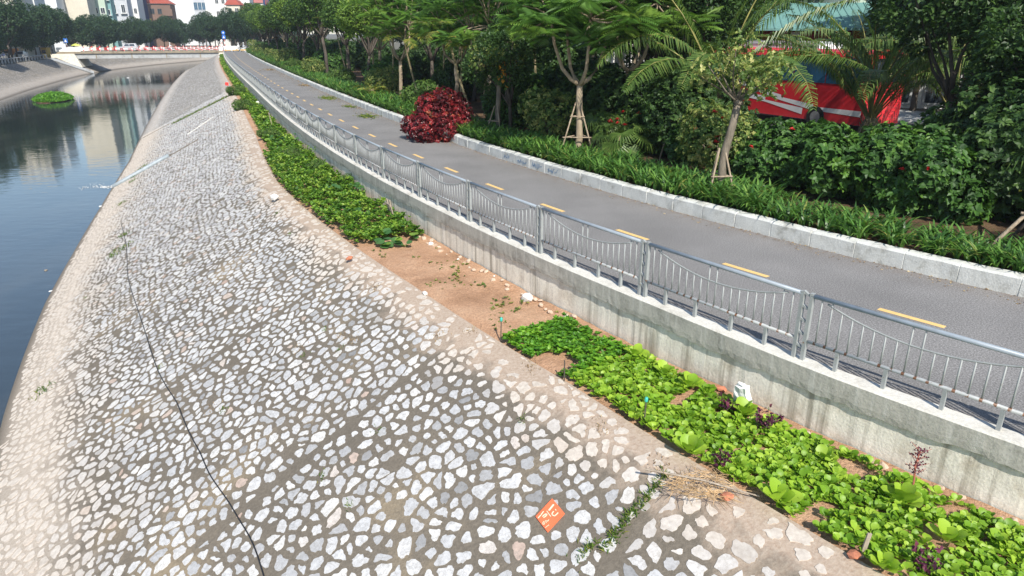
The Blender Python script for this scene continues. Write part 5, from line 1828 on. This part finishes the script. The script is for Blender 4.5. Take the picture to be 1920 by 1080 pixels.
# ------------------------------------------------------------------ far bank trees
M['white'] = plain('white_paint', (.78, .78, .76), .6, var=.06)
M['red'] = plain('red_paint', (.62, .04, .04), .5, var=.08)
M['glass'] = plain('window_glass', (.03, .04, .05), .08, spec=.8, var=.3)
M['blue_glass'] = plain('blue_glass', (.03, .10, .17), .12, spec=.8, var=.4, scale=.5)
M['tyre'] = plain('tyre', (.02, .02, .02), .8)
M['rim'] = plain('wheel_rim', (.45, .45, .46), .35, metal=.6)
M['steel'] = plain('grey_steel', (.42, .43, .44), .5)
def far_i(y):
    return int(np.argmin(abs(FQ[:, 1] - y) + 1000 * (FQ[:, 1] > 325)))
kinds = ['street_a', 'street_b', 'street_c']
k = 0
for y in list(np.arange(128, 186, 6.5)) + list(np.arange(197, 322, 7.0)):
    i = far_i(y)
    q = far_pt(i, 9.6 + (k % 3) * 1.1, ZL)
    tree(kinds[k % 3], Vector(q), words[k] + ' tree of the row lining the far bank, counted from the left', random.uniform(1.2, 1.4) if y < 186 else random.uniform(1.05, 1.2), group='trees lining the far bank')
    k += 1
k = 0
for y in np.arange(136, 320, 8.5):
    i = far_i(y)
    tree(kinds[(k + 1) % 3], Vector(far_pt(i, 18.5 + (k % 2) * 2, ZL)), words[k] + ' tree of the row behind the far bank road, counted from the left', random.uniform(1.15, 1.35) if y < 190 else random.uniform(1.05, 1.2), group='trees behind the far bank road')
    k += 1
for k, (u, Y, sc) in enumerate([(385, 262, 1.2), (402, 225, 1.15), (418, 240, 1.2), (432, 208, 1.15), (446, 226, 1.2), (460, 206, 1.2), (474, 190, 1.2), (490, 200, 1.2), (410, 290, 1.2), (440, 280, 1.25)]):
    tree(kinds[k % 3], Vector((bearing(u, Y), Y, -.05)), words[k] + ' tree across the road at the end of the path, counted from the bridge', sc, group='trees past the path end')
# trees across the street on the right
k = 0
for s in np.arange(-16, 150, 7.0):
    p = sdp(s, 28.2 + (k % 2) * 1.6, .1)
    uu = 960 + 1280 * p.x / (p.y * .936 + 1)
    if 1400 < uu < 1600 and p.y < 50:
        k += 1
        continue
    tree(['dark_a', 'street_b', 'street_a'][k % 3], p, words[k] + ' tree on the far side of the street, counted from the right', random.uniform(1.05, 1.3), group='trees across the street')
    k += 1

# ------------------------------------------------------------------ buildings
def wall_mat(name, c, stain=.8):
    return m_concrete(name, c, tuple(x * stain for x in c), sc=.18)
BM = {'cream': wall_mat('cream_render', (.62, .57, .46)), 'white': wall_mat('white_render', (.70, .70, .68), .88), 'grey': wall_mat('grey_render', (.52, .54, .57)), 'pale': wall_mat('pale_render', (.66, .68, .69), .95),
      'mint': wall_mat('mint_render', (.45, .55, .45)), 'teal': wall_mat('teal_render', (.20, .36, .36)), 'brown': wall_mat('brown_timber', (.20, .13, .10)), 'navy': wall_mat('navy_panel', (.03, .05, .12)), 'yellow': wall_mat('yellow_render', (.66, .44, .12)),
      'tile': wall_mat('red_tiles', (.42, .10, .07)), 'pink': wall_mat('pink_tiles', (.50, .20, .18)), 'green': wall_mat('green_roof', (.14, .28, .25)), 'maroon': wall_mat('maroon_sign', (.20, .012, .015))}
WIN = {}
def building(u0, u1, Y, top, mat, label, floors=6, cols=2, win=True, balc=False, depth=11, base=ZL, glass='glass', ww=.95, wh=1.6, name='building', frames='white', cat='building', roof=None):
    x0_, x1_ = bearing(u0, Y, 12), bearing(u1, Y, 12)
    wd = x1_ - x0_
    xc = (x0_ + x1_) / 2
    t = thing(name, label, cat, (xc, Y, base), -math.atan2(xc, Y) * .6)
    hgt = top - base
    MB().box((0, depth / 2, hgt / 2 - .2), (wd, depth, hgt + .4)).build('wall', BM[mat], t)
    MB().box((0, depth / 2, hgt + .25), (wd + .3, depth + .3, .35)).build('parapet', BM[mat if mat in ('cream', 'grey', 'pale') else 'white'], t)
    fh = hgt / floors
    if win:
        key = (ww, wh, frames, glass)
        if key not in WIN:
            f = MB()
            for sx in (-1, 1):
                f.box((sx * (ww / 2 + .05), -.04, 0), (.1, .12, wh + .2))
            f.box((0, -.04, wh / 2 + .05), (ww, .12, .1)); f.box((0, -.06, -wh / 2 - .05), (ww + .3, .2, .1)); f.box((0, -.035, 0), (.06, .08, wh))
            WIN[key] = (f.mesh('window', M[frames]), MB().box((0, -.015, 0), (ww, .04, wh)).mesh('pane', M[glass]))
        for r in range(max(1, floors // 3), floors):
            for c in range(cols):
                x = wd * ((c + .5) / cols - .5)
                z = fh * (r + .52)
                w_ = obj('window', WIN[key][0], t, (x, -.003, z))
                obj('pane', WIN[key][1], w_)
                if balc:
                    MB().box((x, -.45, z - wh / 2 - .25), (ww + .9, .9, .12)).build('balcony', BM['white'], t)
    if roof:
        MB().prism([(-wd / 2 - .6, hgt + .3), (wd / 2 + .6, hgt + .3), (wd / 4, hgt + 2.4), (-wd / 4, hgt + 2.4)], 'y', -.6, depth + .6).build('roof', BM[roof], t)
    return t
building(84, 105, 222, 16.5, 'pale', 'low pale building with sloping roof above the left trees', 4, 2, base=ZL, roof=None)
building(104, 161, 232, 28, 'cream', 'wide cream building with a blank stained wall above the trees', 7, 1, False)
building(161, 196, 246, 28, 'mint', 'cream and mint house with framed windows beside the blank cream wall', 6, 3, True, ww=1.2, wh=1.7, frames='white')
building(195, 208, 250, 27, 'teal', 'narrow teal fronted house above the trees', 6, 1, True, True, ww=1.2)
building(207, 238, 256, 30, 'grey', 'grey white house with two columns of tall dark windows', 6, 2, True, True, ww=1.1, wh=2.6)
building(238, 258, 264, 29, 'white', 'narrow white house with wall air conditioners', 6, 2, True, False, ww=.9)
building(257, 266, 272, 28, 'navy', 'dark blue glass fronted narrow house', 6, 1, True, ww=1.3, wh=2.2, frames='steel', glass='blue_glass')
tr = building(267, 318, 288, 14.4, 'brown', 'timber upper floor restaurant with red tiled roofs and a dark sign', 3, 4, True, False, ww=1.4, wh=1.8, frames='bark', roof='tile')
MB().box((4.6, -.8, 12.8), (2.6, .15, 2.6)).build('sign_board', BM['brown'], tr)
MB().box((-3.2, -.6, 9.8), (2.4, .6, 1.6)).build('yellow_panel', BM['yellow'], tr)
building(316, 367, 325, 40, 'pale', 'huge pale blank side wall of a tall building', 9, 1, False, depth=20)
building(366, 387, 322, 40, 'grey', 'blue glass office tower in the distance', 9, 3, True, ww=1.3, wh=2.9, frames='steel', glass='blue_glass')
building(387, 404, 312, 34, 'white', 'blank white side wall right of the blue tower', 7, 1, False)
building(404, 426, 308, 34, 'white', 'white house with paired windows and cornices', 7, 2, True, False, ww=1.2, wh=2.0)
building(426, 450, 302, 14.4, 'cream', 'cream house with a red gabled roof at the end of the river', 4, 2, True, True, ww=1.4, wh=1.9, roof='tile')
building(449, 470, 318, 27, 'white', 'white building with dark upper windows', 6, 2, True, False, ww=1.6, wh=1.4)
building(452, 470, 292, 11.2, 'white', 'low white house with a pink roof above the path end trees', 3, 2, True, False, roof='pink')
building(467, 497, 335, 16.4, 'white', 'far white house with a pink hipped roof', 4, 3, True, False, roof='pink')
building(496, 522, 305, 28, 'navy', 'dark navy building with a red sign in the distance', 6, 2, True, frames='red')
# reflections reach higher than the frame: houses farther left along the far bank
building(20, 60, 190, 20, 'white', 'white house hidden behind the leftmost trees', 5, 3, True)
building(-40, 18, 176, 21, 'cream', 'cream house at the left edge behind the trees', 5, 4, True)

# shop and houses across the street on the right
def street_frame(s, d):
    p = sdp(s, d, 0)
    return p, heading(s)
sc_, dc_ = SD(16.0, 35.0)
p, hd = street_frame(sc_, 31.0)
shop = thing('bookshop', 'white shop with green roof and dark red sign behind the red coach', 'shop', (21.6, 43.5, 0), R(-14))
MB().box((0, 3, 1.9), (13, 6, 3.9)).build('wall', BM['white'], shop)
MB().prism([(-.9, 4.38), (5.0, 6.0), (5.0, 6.1), (-.9, 4.5)], 'x', -6.8, 6.8).build('roof', BM['green'], shop)
for x in np.arange(-6.6, 6.7, .45):
    MB().tube([(x, -.92, 4.50), (x, 5.0, 6.11)], .045, 5).build('roof_rib', BM['green'], shop)
MB().box((0, -.1, 4.0), (12.6, .16, .78)).build('sign_board', BM['maroon'], shop)
me = text_mesh('NHÀ SÁCH', .62, plain('dark_lettering', (.035, .015, .012), .5), .01)
obj('lettering', me, shop, (-.8, -.2, 3.98), (R(90), 0, 0))
MB().box((-4.4, -.19, 4.0), (.62, .03, .6)).build('emblem', BM['cream'], shop)
MB().tube([(-4.4, -.21, 3.85), (-4.4, -.21, 4.1)], [.16, .05], 6).build('emblem_figure', M['black'], shop)
for x in (-4.5, -1.5, 1.5, 4.5):
    f = MB().box((x, -.03, 1.6), (2.4, .1, 2.9)).build('shopfront', M['steel'], shop)
    MB().box((x, -.07, 1.6), (2.1, .08, 2.6)).build('pane', M['glass'], f)
def street_house(s, w, top, mat, label, floors, cols, **kw):
    p, hd = street_frame(s, 34.0)
    t = thing('street_house', label, 'building', (p.x, p.y, 0), hd + math.pi)
    MB().box((0, 5, top / 2), (w, 10, top)).build('wall', BM[mat], t)
    key = (1.1, 1.7, 'white', 'glass')
    for r in range(floors):
        for c in range(cols):
            w_ = obj('window', WIN[key][0] if key in WIN else list(WIN.values())[0][0], t, (w * ((c + .5) / cols - .5), -.003, top / floors * (r + .5)))
            obj('pane', list(WIN.values())[0][1], w_)
    MB().box((0, 5, top + .2), (w + .3, 10.3, .3)).build('parapet', BM['white'], t)
    return t
hs_list = [(-14, 'cream'), (-7, 'white'), (0, 'grey'), (10, 'white'), (17, 'cream'), (32, 'mint'), (39, 'white'), (46, 'grey'), (54, 'cream'), (62, 'white'), (72, 'pale'), (84, 'cream'), (98, 'white'), (115, 'grey')]
for k, (s, m_) in enumerate(hs_list):
    pz = street_frame(s, 34.0)[0]
    street_house(s, 6.6, random.uniform(9, 14), m_, words[k] + ' house front across the street, counted from the right', 4, 2)
wb = thing('white_building', 'white building rising above the green roofed shop', 'building', (24.5, 53, 0), R(-16))
MB().box((0, 4, 6), (16, 8, 12)).build('wall', BM['white'], wb)
for x in (-5.5, -2, 1.5, 5):
    for z in (7.2, 10):
        w_ = obj('window', list(WIN.values())[0][0], wb, (x, -.003, z))
        obj('pane', list(WIN.values())[0][1], w_)

# ------------------------------------------------------------------ bridge
A, B = Vector((-105.2, 167.6, 0)), Vector((-69.0, 178.6, 0))
bl = (B - A).length
bd = (B - A).normalized()
br = thing('bridge', 'low concrete road bridge with red and white railing across the river', 'bridge', A, math.atan2(bd.y, bd.x))
M['slab'] = m_concrete('bridge_slab', (.30, .25, .18), (.13, .10, .075), sc=.6)
M['girder'] = m_concrete('bridge_girder', (.40, .41, .41), (.22, .22, .21), sc=.5)
MB().box((bl / 2, 4, -.22), (bl + 1, 8.6, .44)).build('deck', M['slab'], br)
for j, y in enumerate((.35, 2.8, 5.2, 7.6)):
    g_ = MB().box((bl / 2, y, -1.0), (bl - 3.2, .5, 1.12)).build('girder', M['girder'], br)
    for q in range(1, 5):
        if j == 0:
            MB().box((bl * q / 5, y - .29, -1.0), (.22, .08, 1.08)).build('stiffener', M['slab'], g_)
for x, sg in ((1.0, 1), (bl - 1.0, -1)):
    MB().prism([(x - 2.6 * sg, -.46), (x + 2.2 * sg, -.46), (x + 3.4 * sg, -3.4), (x - 2.6 * sg, -5.6)], 'y', -.6, 8.6).build('abutment', M['wall'], br)
for side, y in (('near', .05), ('far', 7.9)):
    for xa, xb in ((-.4, 4.6), (bl - 3.2, bl + .8)):
        MB().box(((xa + xb) / 2, y, .48), (xb - xa, .3, .92)).build('parapet_block', M['white'], br)
    npost = 18
    xs_ = np.linspace(5.2, bl - 3.6, npost)
    pm = MB().box((0, 0, .42), (.2, .18, .84)).mesh('railing_post', M['white'])
    cm = MB().box((0, 0, .92), (.27, .23, .16)).mesh('post_top', M['red'])
    for x in xs_:
        po = obj('railing_post', pm, br, (x, y, .02))
        obj('post_top', cm, po)
        MB().box((0, -.125, .22), (.16, .03, .3)).build('post_band', M['red'], po)
    for z in (.34, .68):
        for q in range(npost - 1):
            xm = (xs_[q] + xs_[q + 1]) / 2
            wseg = (xs_[q + 1] - xs_[q] - .26)
            MB().box((xm - wseg / 4, y, z), (wseg / 2, .08, .085)).build('rail_bar', M['white'], br)
            MB().box((xm + wseg / 4, y, z), (wseg / 2, .08, .085)).build('rail_bar', M['red'], br)
# road over the bridge to the path end
V = np.array([(-70.5, 178.2, .02), (-40, 187.5, .02), (-43, 196, .02), (-73, 186.4, .02)])
structure(obj('bridge_road', mesh_np('bridge_road', V, np.array([[0, 1, 2, 3]]), M['street'], {'edge': np.zeros(4)})))
# stair ramp strip on the far bank beside the abutment
q0, q1 = far_pt(far_i(163), 6.6, ZL - .2), far_pt(far_i(168), -.3, ZW)
tag(MB().tube([q0, q1], .55, 4).build('bank_ramp', M['girder'], None), 'pale concrete strip down the far bank beside the bridge', 'concrete strip')
# parapet along the far bank top
bf = thing('bank_balustrade', 'low grey balustrade along the top of the far bank', 'balustrade', far_pt(far_i(130), 7.3, ZL))
b0 = Vector(bf.location)
i0, i1 = far_i(100), far_i(166)
MB().tube([Vector(far_pt(i, 7.3, ZL + .85)) - b0 for i in range(i0, i1)], .09, 5).build('top_rail', M['girder'], bf)
pm = MB().box((0, 0, .42), (.18, .18, .84)).mesh('baluster_post', M['girder'])
for i in range(i0, i1):
    obj('baluster_post', pm, bf, Vector(far_pt(i, 7.3, ZL)) - b0)

# ------------------------------------------------------------------ vehicles
def car_meshes(paint, suv=True):
    h = 1.72 if suv else 1.45
    body = MB()
    W2 = .9
    low = [(-2.2, .35), (-2.25, .75), (-2.1, .98), (-1.0, 1.04), (1.75, 1.05), (2.2, .95), (2.28, .6), (2.2, .33)]
    body.prism(low, 'y', -W2, W2)
    cab = [(-1.15, 1.03), (-.45, h - .05), (1.55, h), (2.05, 1.04)]
    V = []
    for y, q in ((-W2 + .04, 0), (-W2 + .2, 1), (W2 - .2, 1), (W2 - .04, 0)):
        pass
    roof = MB()
    n = len(cab)
    Vl = [(x, (-W2 + .05) if z < 1.2 else (-W2 + .22), z) for x, z in cab]
    Vr = [(x, (W2 - .05) if z < 1.2 else (W2 - .22), z) for x, z in cab]
    roof.add(Vl + Vr, [(0, 1, 2, 3), (7, 6, 5, 4), (0, 4, 5, 1), (1, 5, 6, 2), (2, 6, 7, 3)])
    side = []
    for sg in (-1, 1):
        for (xa, xb) in ((-.85, .3), (.36, 1.5)):
            m = MB()
            f = lambda x, z: sg * (W2 - .05 - (z - 1.03) / (h - 1.03) * .17 + .008)
            za, zb = 1.1, h - .16
            m.add([(xa, f(xa, za), za), (xb, f(xb, za), za), (xb - .08, f(xb, zb), zb), (xa + .35 * (1 if xa < 0 else .1), f(xa, zb), zb)], [(0, 1, 2, 3)])
            side.append(m.mesh('side_window', M['glass'], fix=False))
    ws = MB().add([(-1.12, -.72, 1.08), (-1.12, .72, 1.08), (-.5, .6, h - .1), (-.5, -.6, h - .1)], [(0, 1, 2, 3)]).mesh('windscreen', M['glass'], fix=False)
    rw = MB().add([(2.03, -.7, 1.1), (2.03, .7, 1.1), (1.62, .6, h - .1), (1.62, -.6, h - .1)], [(3, 2, 1, 0)]).mesh('rear_window', M['glass'], fix=False)
    return body.mesh('body', paint), roof.mesh('cabin', paint), side, ws, rw
TY = MB().tube([(0, -.11, 0), (0, .11, 0)], .34, 16).mesh('wheel', M['tyre'])
RI = MB().tube([(0, -.118, 0), (0, .118, 0)], .2, 12).mesh('rim', M['rim'])
HL = MB().box((0, 0, 0), (.08, .34, .16)).mesh('headlight', plain('lamp_lens', (.7, .7, .65), .2))
TL = MB().box((0, 0, 0), (.08, .28, .2)).mesh('tail_light', M['red'])
CARM = {}
def car(loc, rot, color, label, suv=True, cat='car'):
    key = (color, suv)
    if key not in CARM:
        CARM[key] = car_meshes(plain('car_paint', color, .25, coat=.6, var=.04), suv)
    b, r, sd, ws, rw = CARM[key]
    t = thing('parked_car', label, cat, loc, rot)
    obj('body', b, t)
    c = obj('cabin', r, t)
    for m in sd:
        obj('side_window', m, c)
    obj('windscreen', ws, c); obj('rear_window', rw, c)
    for x in (-1.42, 1.42):
        for y in (-.82, .82):
            w = obj('wheel', TY, t, (x, y, .34))
            obj('rim', RI, w)
    for y in (-.6, .6):
        obj('headlight', HL, t, (-2.2, y, .78)); obj('tail_light', TL, t, (2.2, y, .85))
    return t
def road_pt(y, off):
    return Vector(far_pt(far_i(y), off, ZL + .03))
bhd = math.atan2(bd.y, bd.x)
car(A + bd * 14.2 + Vector((-bd.y, bd.x, 0)) * 3.0 + Vector((0, 0, .03)), bhd, (.42, .43, .45), 'silver car driving over the bridge')
for k, (y, off, c, lb) in enumerate([(148, 11.5, (.25, .29, .34), 'blue grey car under the trees at the left edge'), (154, 12.0, (.55, .55, .53), 'pale car under the left trees beside the blue grey one'), (161, 11.5, (.62, .62, .60), 'white car under the left trees nearest the bridge'), (143, 12.5, (.12, .13, .14), 'dark car half hidden at the left edge')]):
    i = far_i(y)
    car(road_pt(y, off), math.atan2(FT[i][1], FT[i][0]), c, lb, k % 2 == 0)
for k, (u, Y, lb) in enumerate([(648, 76, 'white car parked on the street behind the slender palms'), (676, 70, 'white van like car parked just right of the first white car'), (872, 50, 'white car glimpsed on the street behind the leaning palm'), (900, 46, 'white car glimpsed through the plants right of the leaning palm')]):
    x = bearing(u, Y, 1)
    s_, d_ = SD(x, Y)
    car(Vector(W(s_, max(17.0, min(d_, 23)), .01)), heading(s_) + math.pi, (.74, .74, .74), lb, k % 2 == 0)

# coach
cp = Vector((14.0, 36.9, .01))
cs, cd = SD(cp.x, cp.y)
co = thing('coach', 'red and white coach parked on the street behind the shrubs', 'coach', cp, heading(cs) + math.pi)
RED = plain('coach_red', (.66, .03, .04), .25, coat=.5, var=.05)
WHT = plain('coach_white', (.78, .78, .77), .3, coat=.4, var=.04)
L2, W2 = 5.9, 1.25
prof = [(-W2, .35), (-W2, 3.2), (-W2 + .07, 3.45), (-W2 + .3, 3.55), (W2 - .3, 3.55), (W2 - .07, 3.45), (W2, 3.2), (W2, .35)]
MB().prism(prof, 'x', -L2, L2).build('body', RED, co)
ac = [(-2.6, 3.55), (-2.35, 3.75), (-1.9, 3.86), (2.2, 3.86), (2.6, 3.74), (2.75, 3.55)]
MB().prism(ac, 'y', -.85, .85).build('air_conditioner', WHT, co)
for q in range(-1, 2):
    MB().box((q * 1.3, -.853, 3.72), (.9, .02, .05)).build('vent', M['steel'], co)
for sg in (-1, 1):
    for q in range(6):
        x = -4.75 + q * 1.87
        MB().box((x, sg * (W2 + .004), 2.62), (1.80, .03, 1.12)).build('side_window', M['blue_glass'], co)
    sw = MB()
    pts = [(-5.8, 1.75), (-3.6, 1.9), (-1.2, 1.62), (1.2, 1.1), (3.2, .8), (5.8, .72)]
    for (xa, za), (xb, zb_) in zip(pts[:-1], pts[1:]):
        sw.add([(xa, sg * (W2 + .008), za), (xb, sg * (W2 + .008), zb_), (xb, sg * (W2 + .008), zb_ + .26), (xa, sg * (W2 + .008), za + .16)], [(0, 1, 2, 3)])
    sw.build('white_stripe', WHT, co)
    sw = MB()
    pts = [(-2.2, 1.2), (0.2, .95), (2.6, .55)]
    for (xa, za), (xb, zb_) in zip(pts[:-1], pts[1:]):
        sw.add([(xa, sg * (W2 + .009), za), (xb, sg * (W2 + .009), zb_), (xb, sg * (W2 + .009), zb_ + .3), (xa, sg * (W2 + .009), za + .1)], [(0, 1, 2, 3)])
    sw.build('white_stripe', WHT, co)
    me = text_mesh('29B - 03', .34, WHT, .004)
    obj('lettering', me, co, (1.8 * sg, sg * (W2 + .012), 1.88), (R(90), 0, 0 if sg < 0 else math.pi))
    for x in (-3.7, 3.4):
        w = obj('wheel', MB().tube([(0, -.15, 0), (0, .15, 0)], .5, 18).mesh('wheel', M['tyre']), co, (x, sg * (W2 - .12), .5))
        obj('rim', MB().tube([(0, -.16, 0), (0, .16, 0)], .28, 12).mesh('rim', M['rim']), w)
    MB().tube([(-L2 - .1, sg * (W2 + .05), 3.1), (-L2 - .4, sg * (W2 + .2), 2.7), (-L2 - .4, sg * (W2 + .22), 2.2)], [.03, .05, .09], 6).build('mirror', RED, co)
MB().box((-L2 - .004, 0, 2.3), (.03, 2.2, 1.8)).build('windscreen', M['glass'], co)
MB().box((L2 + .004, 0, 2.7), (.03, 2.1, 1.0)).build('rear_window', M['glass'], co)
for y in (-.9, .9):
    MB().box((-L2 - .02, y, .85), (.06, .4, .22)).build('headlight', plain('coach_lamp', (.7, .7, .65), .2), co)

# ------------------------------------------------------------------ riders, signs and small things near the bridge
def skin_person(name, joints, edges, radii, material, root=0):
    me = bpy.data.meshes.new(name)
    me.from_pydata(joints, edges, [])
    o = bpy.data.objects.new(name, me)
    col.objects.link(o)
    sk = o.modifiers.new('skin', 'SKIN')
    sub = o.modifiers.new('sub', 'SUBSURF')
    sub.levels = sub.render_levels = 1
    for i, r in enumerate(radii):
        me.skin_vertices[0].data[i].radius = (r, r)
    me.skin_vertices[0].data[root].use_root = True
    me.materials.append(material)
    return o
SKIN = plain('skin', (.42, .26, .18), .6)
def rider(loc, rot, shirt, label, bike_label, bike_color):
    bike = thing('motorbike', bike_label, 'motorbike', loc, rot)
    for x in (-.62, .62):
        w = obj('wheel', MB().tube([(0, -.05, 0), (0, .05, 0)], .28, 14).mesh('wheel', M['tyre']), bike, (x, 0, .28))
        obj('rim', MB().tube([(0, -.055, 0), (0, .055, 0)], .17, 10).mesh('rim', M['rim']), w)
    bc = plain('bike_paint', bike_color, .3)
    MB().prism([(-.75, .62), (-.45, .4), (.1, .32), (.4, .45), (.62, .9), (.5, .95), (.25, .55), (-.2, .6)], 'y', -.12, .12).build('body', bc, bike)
    MB().box((-.3, 0, .76), (.75, .24, .1)).build('seat', M['black'], bike)
    MB().tube([(.45, -.32, 1.02), (.5, 0, .98), (.45, .32, 1.02)], .02, 6).build('handlebar', M['steel'], bike)
    J = [(-.2, 0, .86), (-.15, 0, 1.1), (-.08, 0, 1.35), (-.05, 0, 1.48), (-.02, 0, 1.62), (-.02, 0, 1.74),
         (-.08, .2, 1.36), (.1, .27, 1.12), (.4, .3, 1.04), (-.08, -.2, 1.36), (.1, -.27, 1.12), (.4, -.3, 1.04),
         (-.12, .12, .84), (.28, .17, .76), (.12, .17, .36), (.28, .17, .32), (-.12, -.12, .84), (.28, -.17, .76), (.12, -.17, .36), (.28, -.17, .32)]
    E_ = [(0, 1), (1, 2), (2, 3), (3, 4), (4, 5), (2, 6), (6, 7), (7, 8), (2, 9), (9, 10), (10, 11), (0, 12), (12, 13), (13, 14), (14, 15), (0, 16), (16, 17), (17, 18), (18, 19)]
    Rd = [.15, .15, .16, .06, .1, .08, .08, .055, .04, .08, .055, .04, .1, .085, .055, .05, .1, .085, .055, .05]
    o = skin_person('person', J, E_, Rd, shirt)
    o.location = loc
    o.rotation_euler = (0, 0, rot)
    tag(o, label, 'person')
    hm = MB().tube([(-.02, 0, 1.66), (-.02, 0, 1.78), (-.02, 0, 1.88), (-.02, 0, 1.9)], [.135, .145, .1, .03], 10).build('helmet', M['white'], o, smooth=True)
    return bike
wsh = plain('white_shirt', (.75, .75, .73), .8)
rider(Vector((bearing(447, 172, 1), 172, .03)), R(150), wsh, 'person in white riding a motorbike at the end of the path', 'white motorbike at the end of the path', (.7, .7, .7))
rider(A + bd * 23.5 + Vector((-bd.y, bd.x, 0)) * 2.4 + Vector((0, 0, .02)), bhd, wsh, 'person in white riding across the bridge', 'motorbike crossing the bridge', (.12, .12, .14))
rider(Vector((bearing(457, 177, 1), 177, .03)), R(10), plain('grey_shirt', (.5, .52, .55), .8), 'person in grey on a motorbike right of the path end barrier', 'grey motorbike right of the path end barrier', (.6, .6, .62))
def sign(loc, label, discs, h=3.2, rot=0):
    t = thing('road_sign', label, 'sign', loc, rot)
    n = 8
    for q in range(n):
        MB().tube([(0, 0, h * q / n), (0, 0, h * (q + 1) / n)], .06, 8).build('pole_band', M['white'] if q % 2 else M['red'], t)
    for (z, r, shape) in discs:
        if shape == 'disc':
            MB().tube([(0, -.10, z), (0, -.07, z)], r, 20).build('sign_face', SIGNB, t)
            MB().tube([(0, -.108, z), (0, -.102, z)], r * .35, 12).build('sign_symbol', M['white'], t)
        else:
            MB().box((0, -.085, z), (r * 2, .03, r * 2)).build('sign_face', SIGNB, t)
            MB().prism([(-r * .6, z - r * .6), (r * .6, z - r * .6), (0, z + r * .6)], 'y', -.11, -.102).build('sign_symbol', M['white'], t)
    return t
SIGNB = plain('sign_blue', (.03, .14, .50), .4, var=.05)
sign(Vector((bearing(420, 171, 3), 171, 0)), 'blue round and square road signs on a striped pole by the path end', [(4.15, .45, 'disc'), (3.2, .42, 'square')], 4.4)
sign(Vector((bearing(122, 171, 3), 171, -.6)), 'blue square road sign with white triangle at the left end of the bridge', [(3.0, .5, 'square')], 3.2)
t = thing('striped_post', 'red and white post with a round white sign left of the bridge end', 'post', (bearing(416, 174, 2), 174, 0))
for q in range(6):
    MB().tube([(0, 0, .4 * q), (0, 0, .4 * (q + 1))], .07, 8).build('pole_band', M['white'] if q % 2 else M['red'], t)
MB().tube([(0, -.1, 2.4), (0, -.07, 2.4)], .25, 16).build('sign_face', M['white'], t)
# barrier at the end of the path
ba = thing('path_barrier', 'low yellow striped barrier across the end of the path', 'barrier', sdp(171.5, 0.0, 0), heading(171.5) - math.pi / 2)
for q in range(3):
    x = -1.9 + q * 1.75
    MB().box((x + .75, 0, .42), (1.4, .12, .2)).build('bar', M['yellow'], ba)
    for xx in (x + .2, x + 1.3):
        MB().box((xx, 0, .2), (.1, .1, .42)).build('leg', M['black'], ba)
    MB().tube([(x, 0, 0), (x, 0, .95)], .04, 6).build('post', M['steel'], ba)
MB().tube([(-1.9, 0, .95), (1.6, 0, .95)], .03, 6).build('top_bar', M['steel'], ba)
# yellow umbrella by the far road
um = thing('umbrella', 'yellow green umbrella by the far road left of the bridge', 'umbrella', (bearing(141, 176, 2), 176, -.8))
MB().tube([(0, 0, 0), (0, 0, 2.2)], .03, 6).build('pole', M['steel'], um)
MB().tube([(0, 0, 2.0), (0, 0, 2.25), (0, 0, 2.5)], [1.1, .75, .05], 8).build('canopy', plain('umbrella_cloth', (.55, .58, .12), .7), um)
og = thing('orange_stall', 'orange fronted stall under the left trees', 'stall', (bearing(12, 158, 0), 158, ZL))
MB().box((0, 1, 1.1), (3.0, 2, 2.2)).build('body', plain('orange_panel', (.62, .25, .06), .6), og)
MB().box((0, .6, 2.35), (3.6, 3.2, .12)).build('roof', M['girder'], og)
MB().box((0, -.02, 1.2), (1.6, .06, 1.0)).build('hatch', M['black'], og)
yk = thing('yellow_kiosk', 'small yellow kiosk under the left trees before the bridge', 'kiosk', (bearing(82, 170, 0), 170, ZL))
MB().box((0, .7, 1.1), (1.5, 1.4, 2.2)).build('body', BM['yellow'], yk)
MB().box((0, .6, 2.3), (1.9, 1.9, .12)).build('roof', M['girder'], yk)
MB().box((0, -.02, 1.25), (.9, .06, .8)).build('hatch', M['black'], yk)

# ------------------------------------------------------------------ thin morning air
k = Mat('haze')
vol = k.n('VolumePrincipled', 0, Color=(.80, .87, .95), Density=0.0004, Anisotropy=.25)
k.t.links.new(vol, k.out.inputs['Volume'])
hz = MB().box((0, 0, 0), (1900, 1900, 58)).mesh('haze', k.m)
stuff(obj('haze', hz, None, (0, 700, 21)), 'thin pale morning haze over the river and the trees', 'haze')
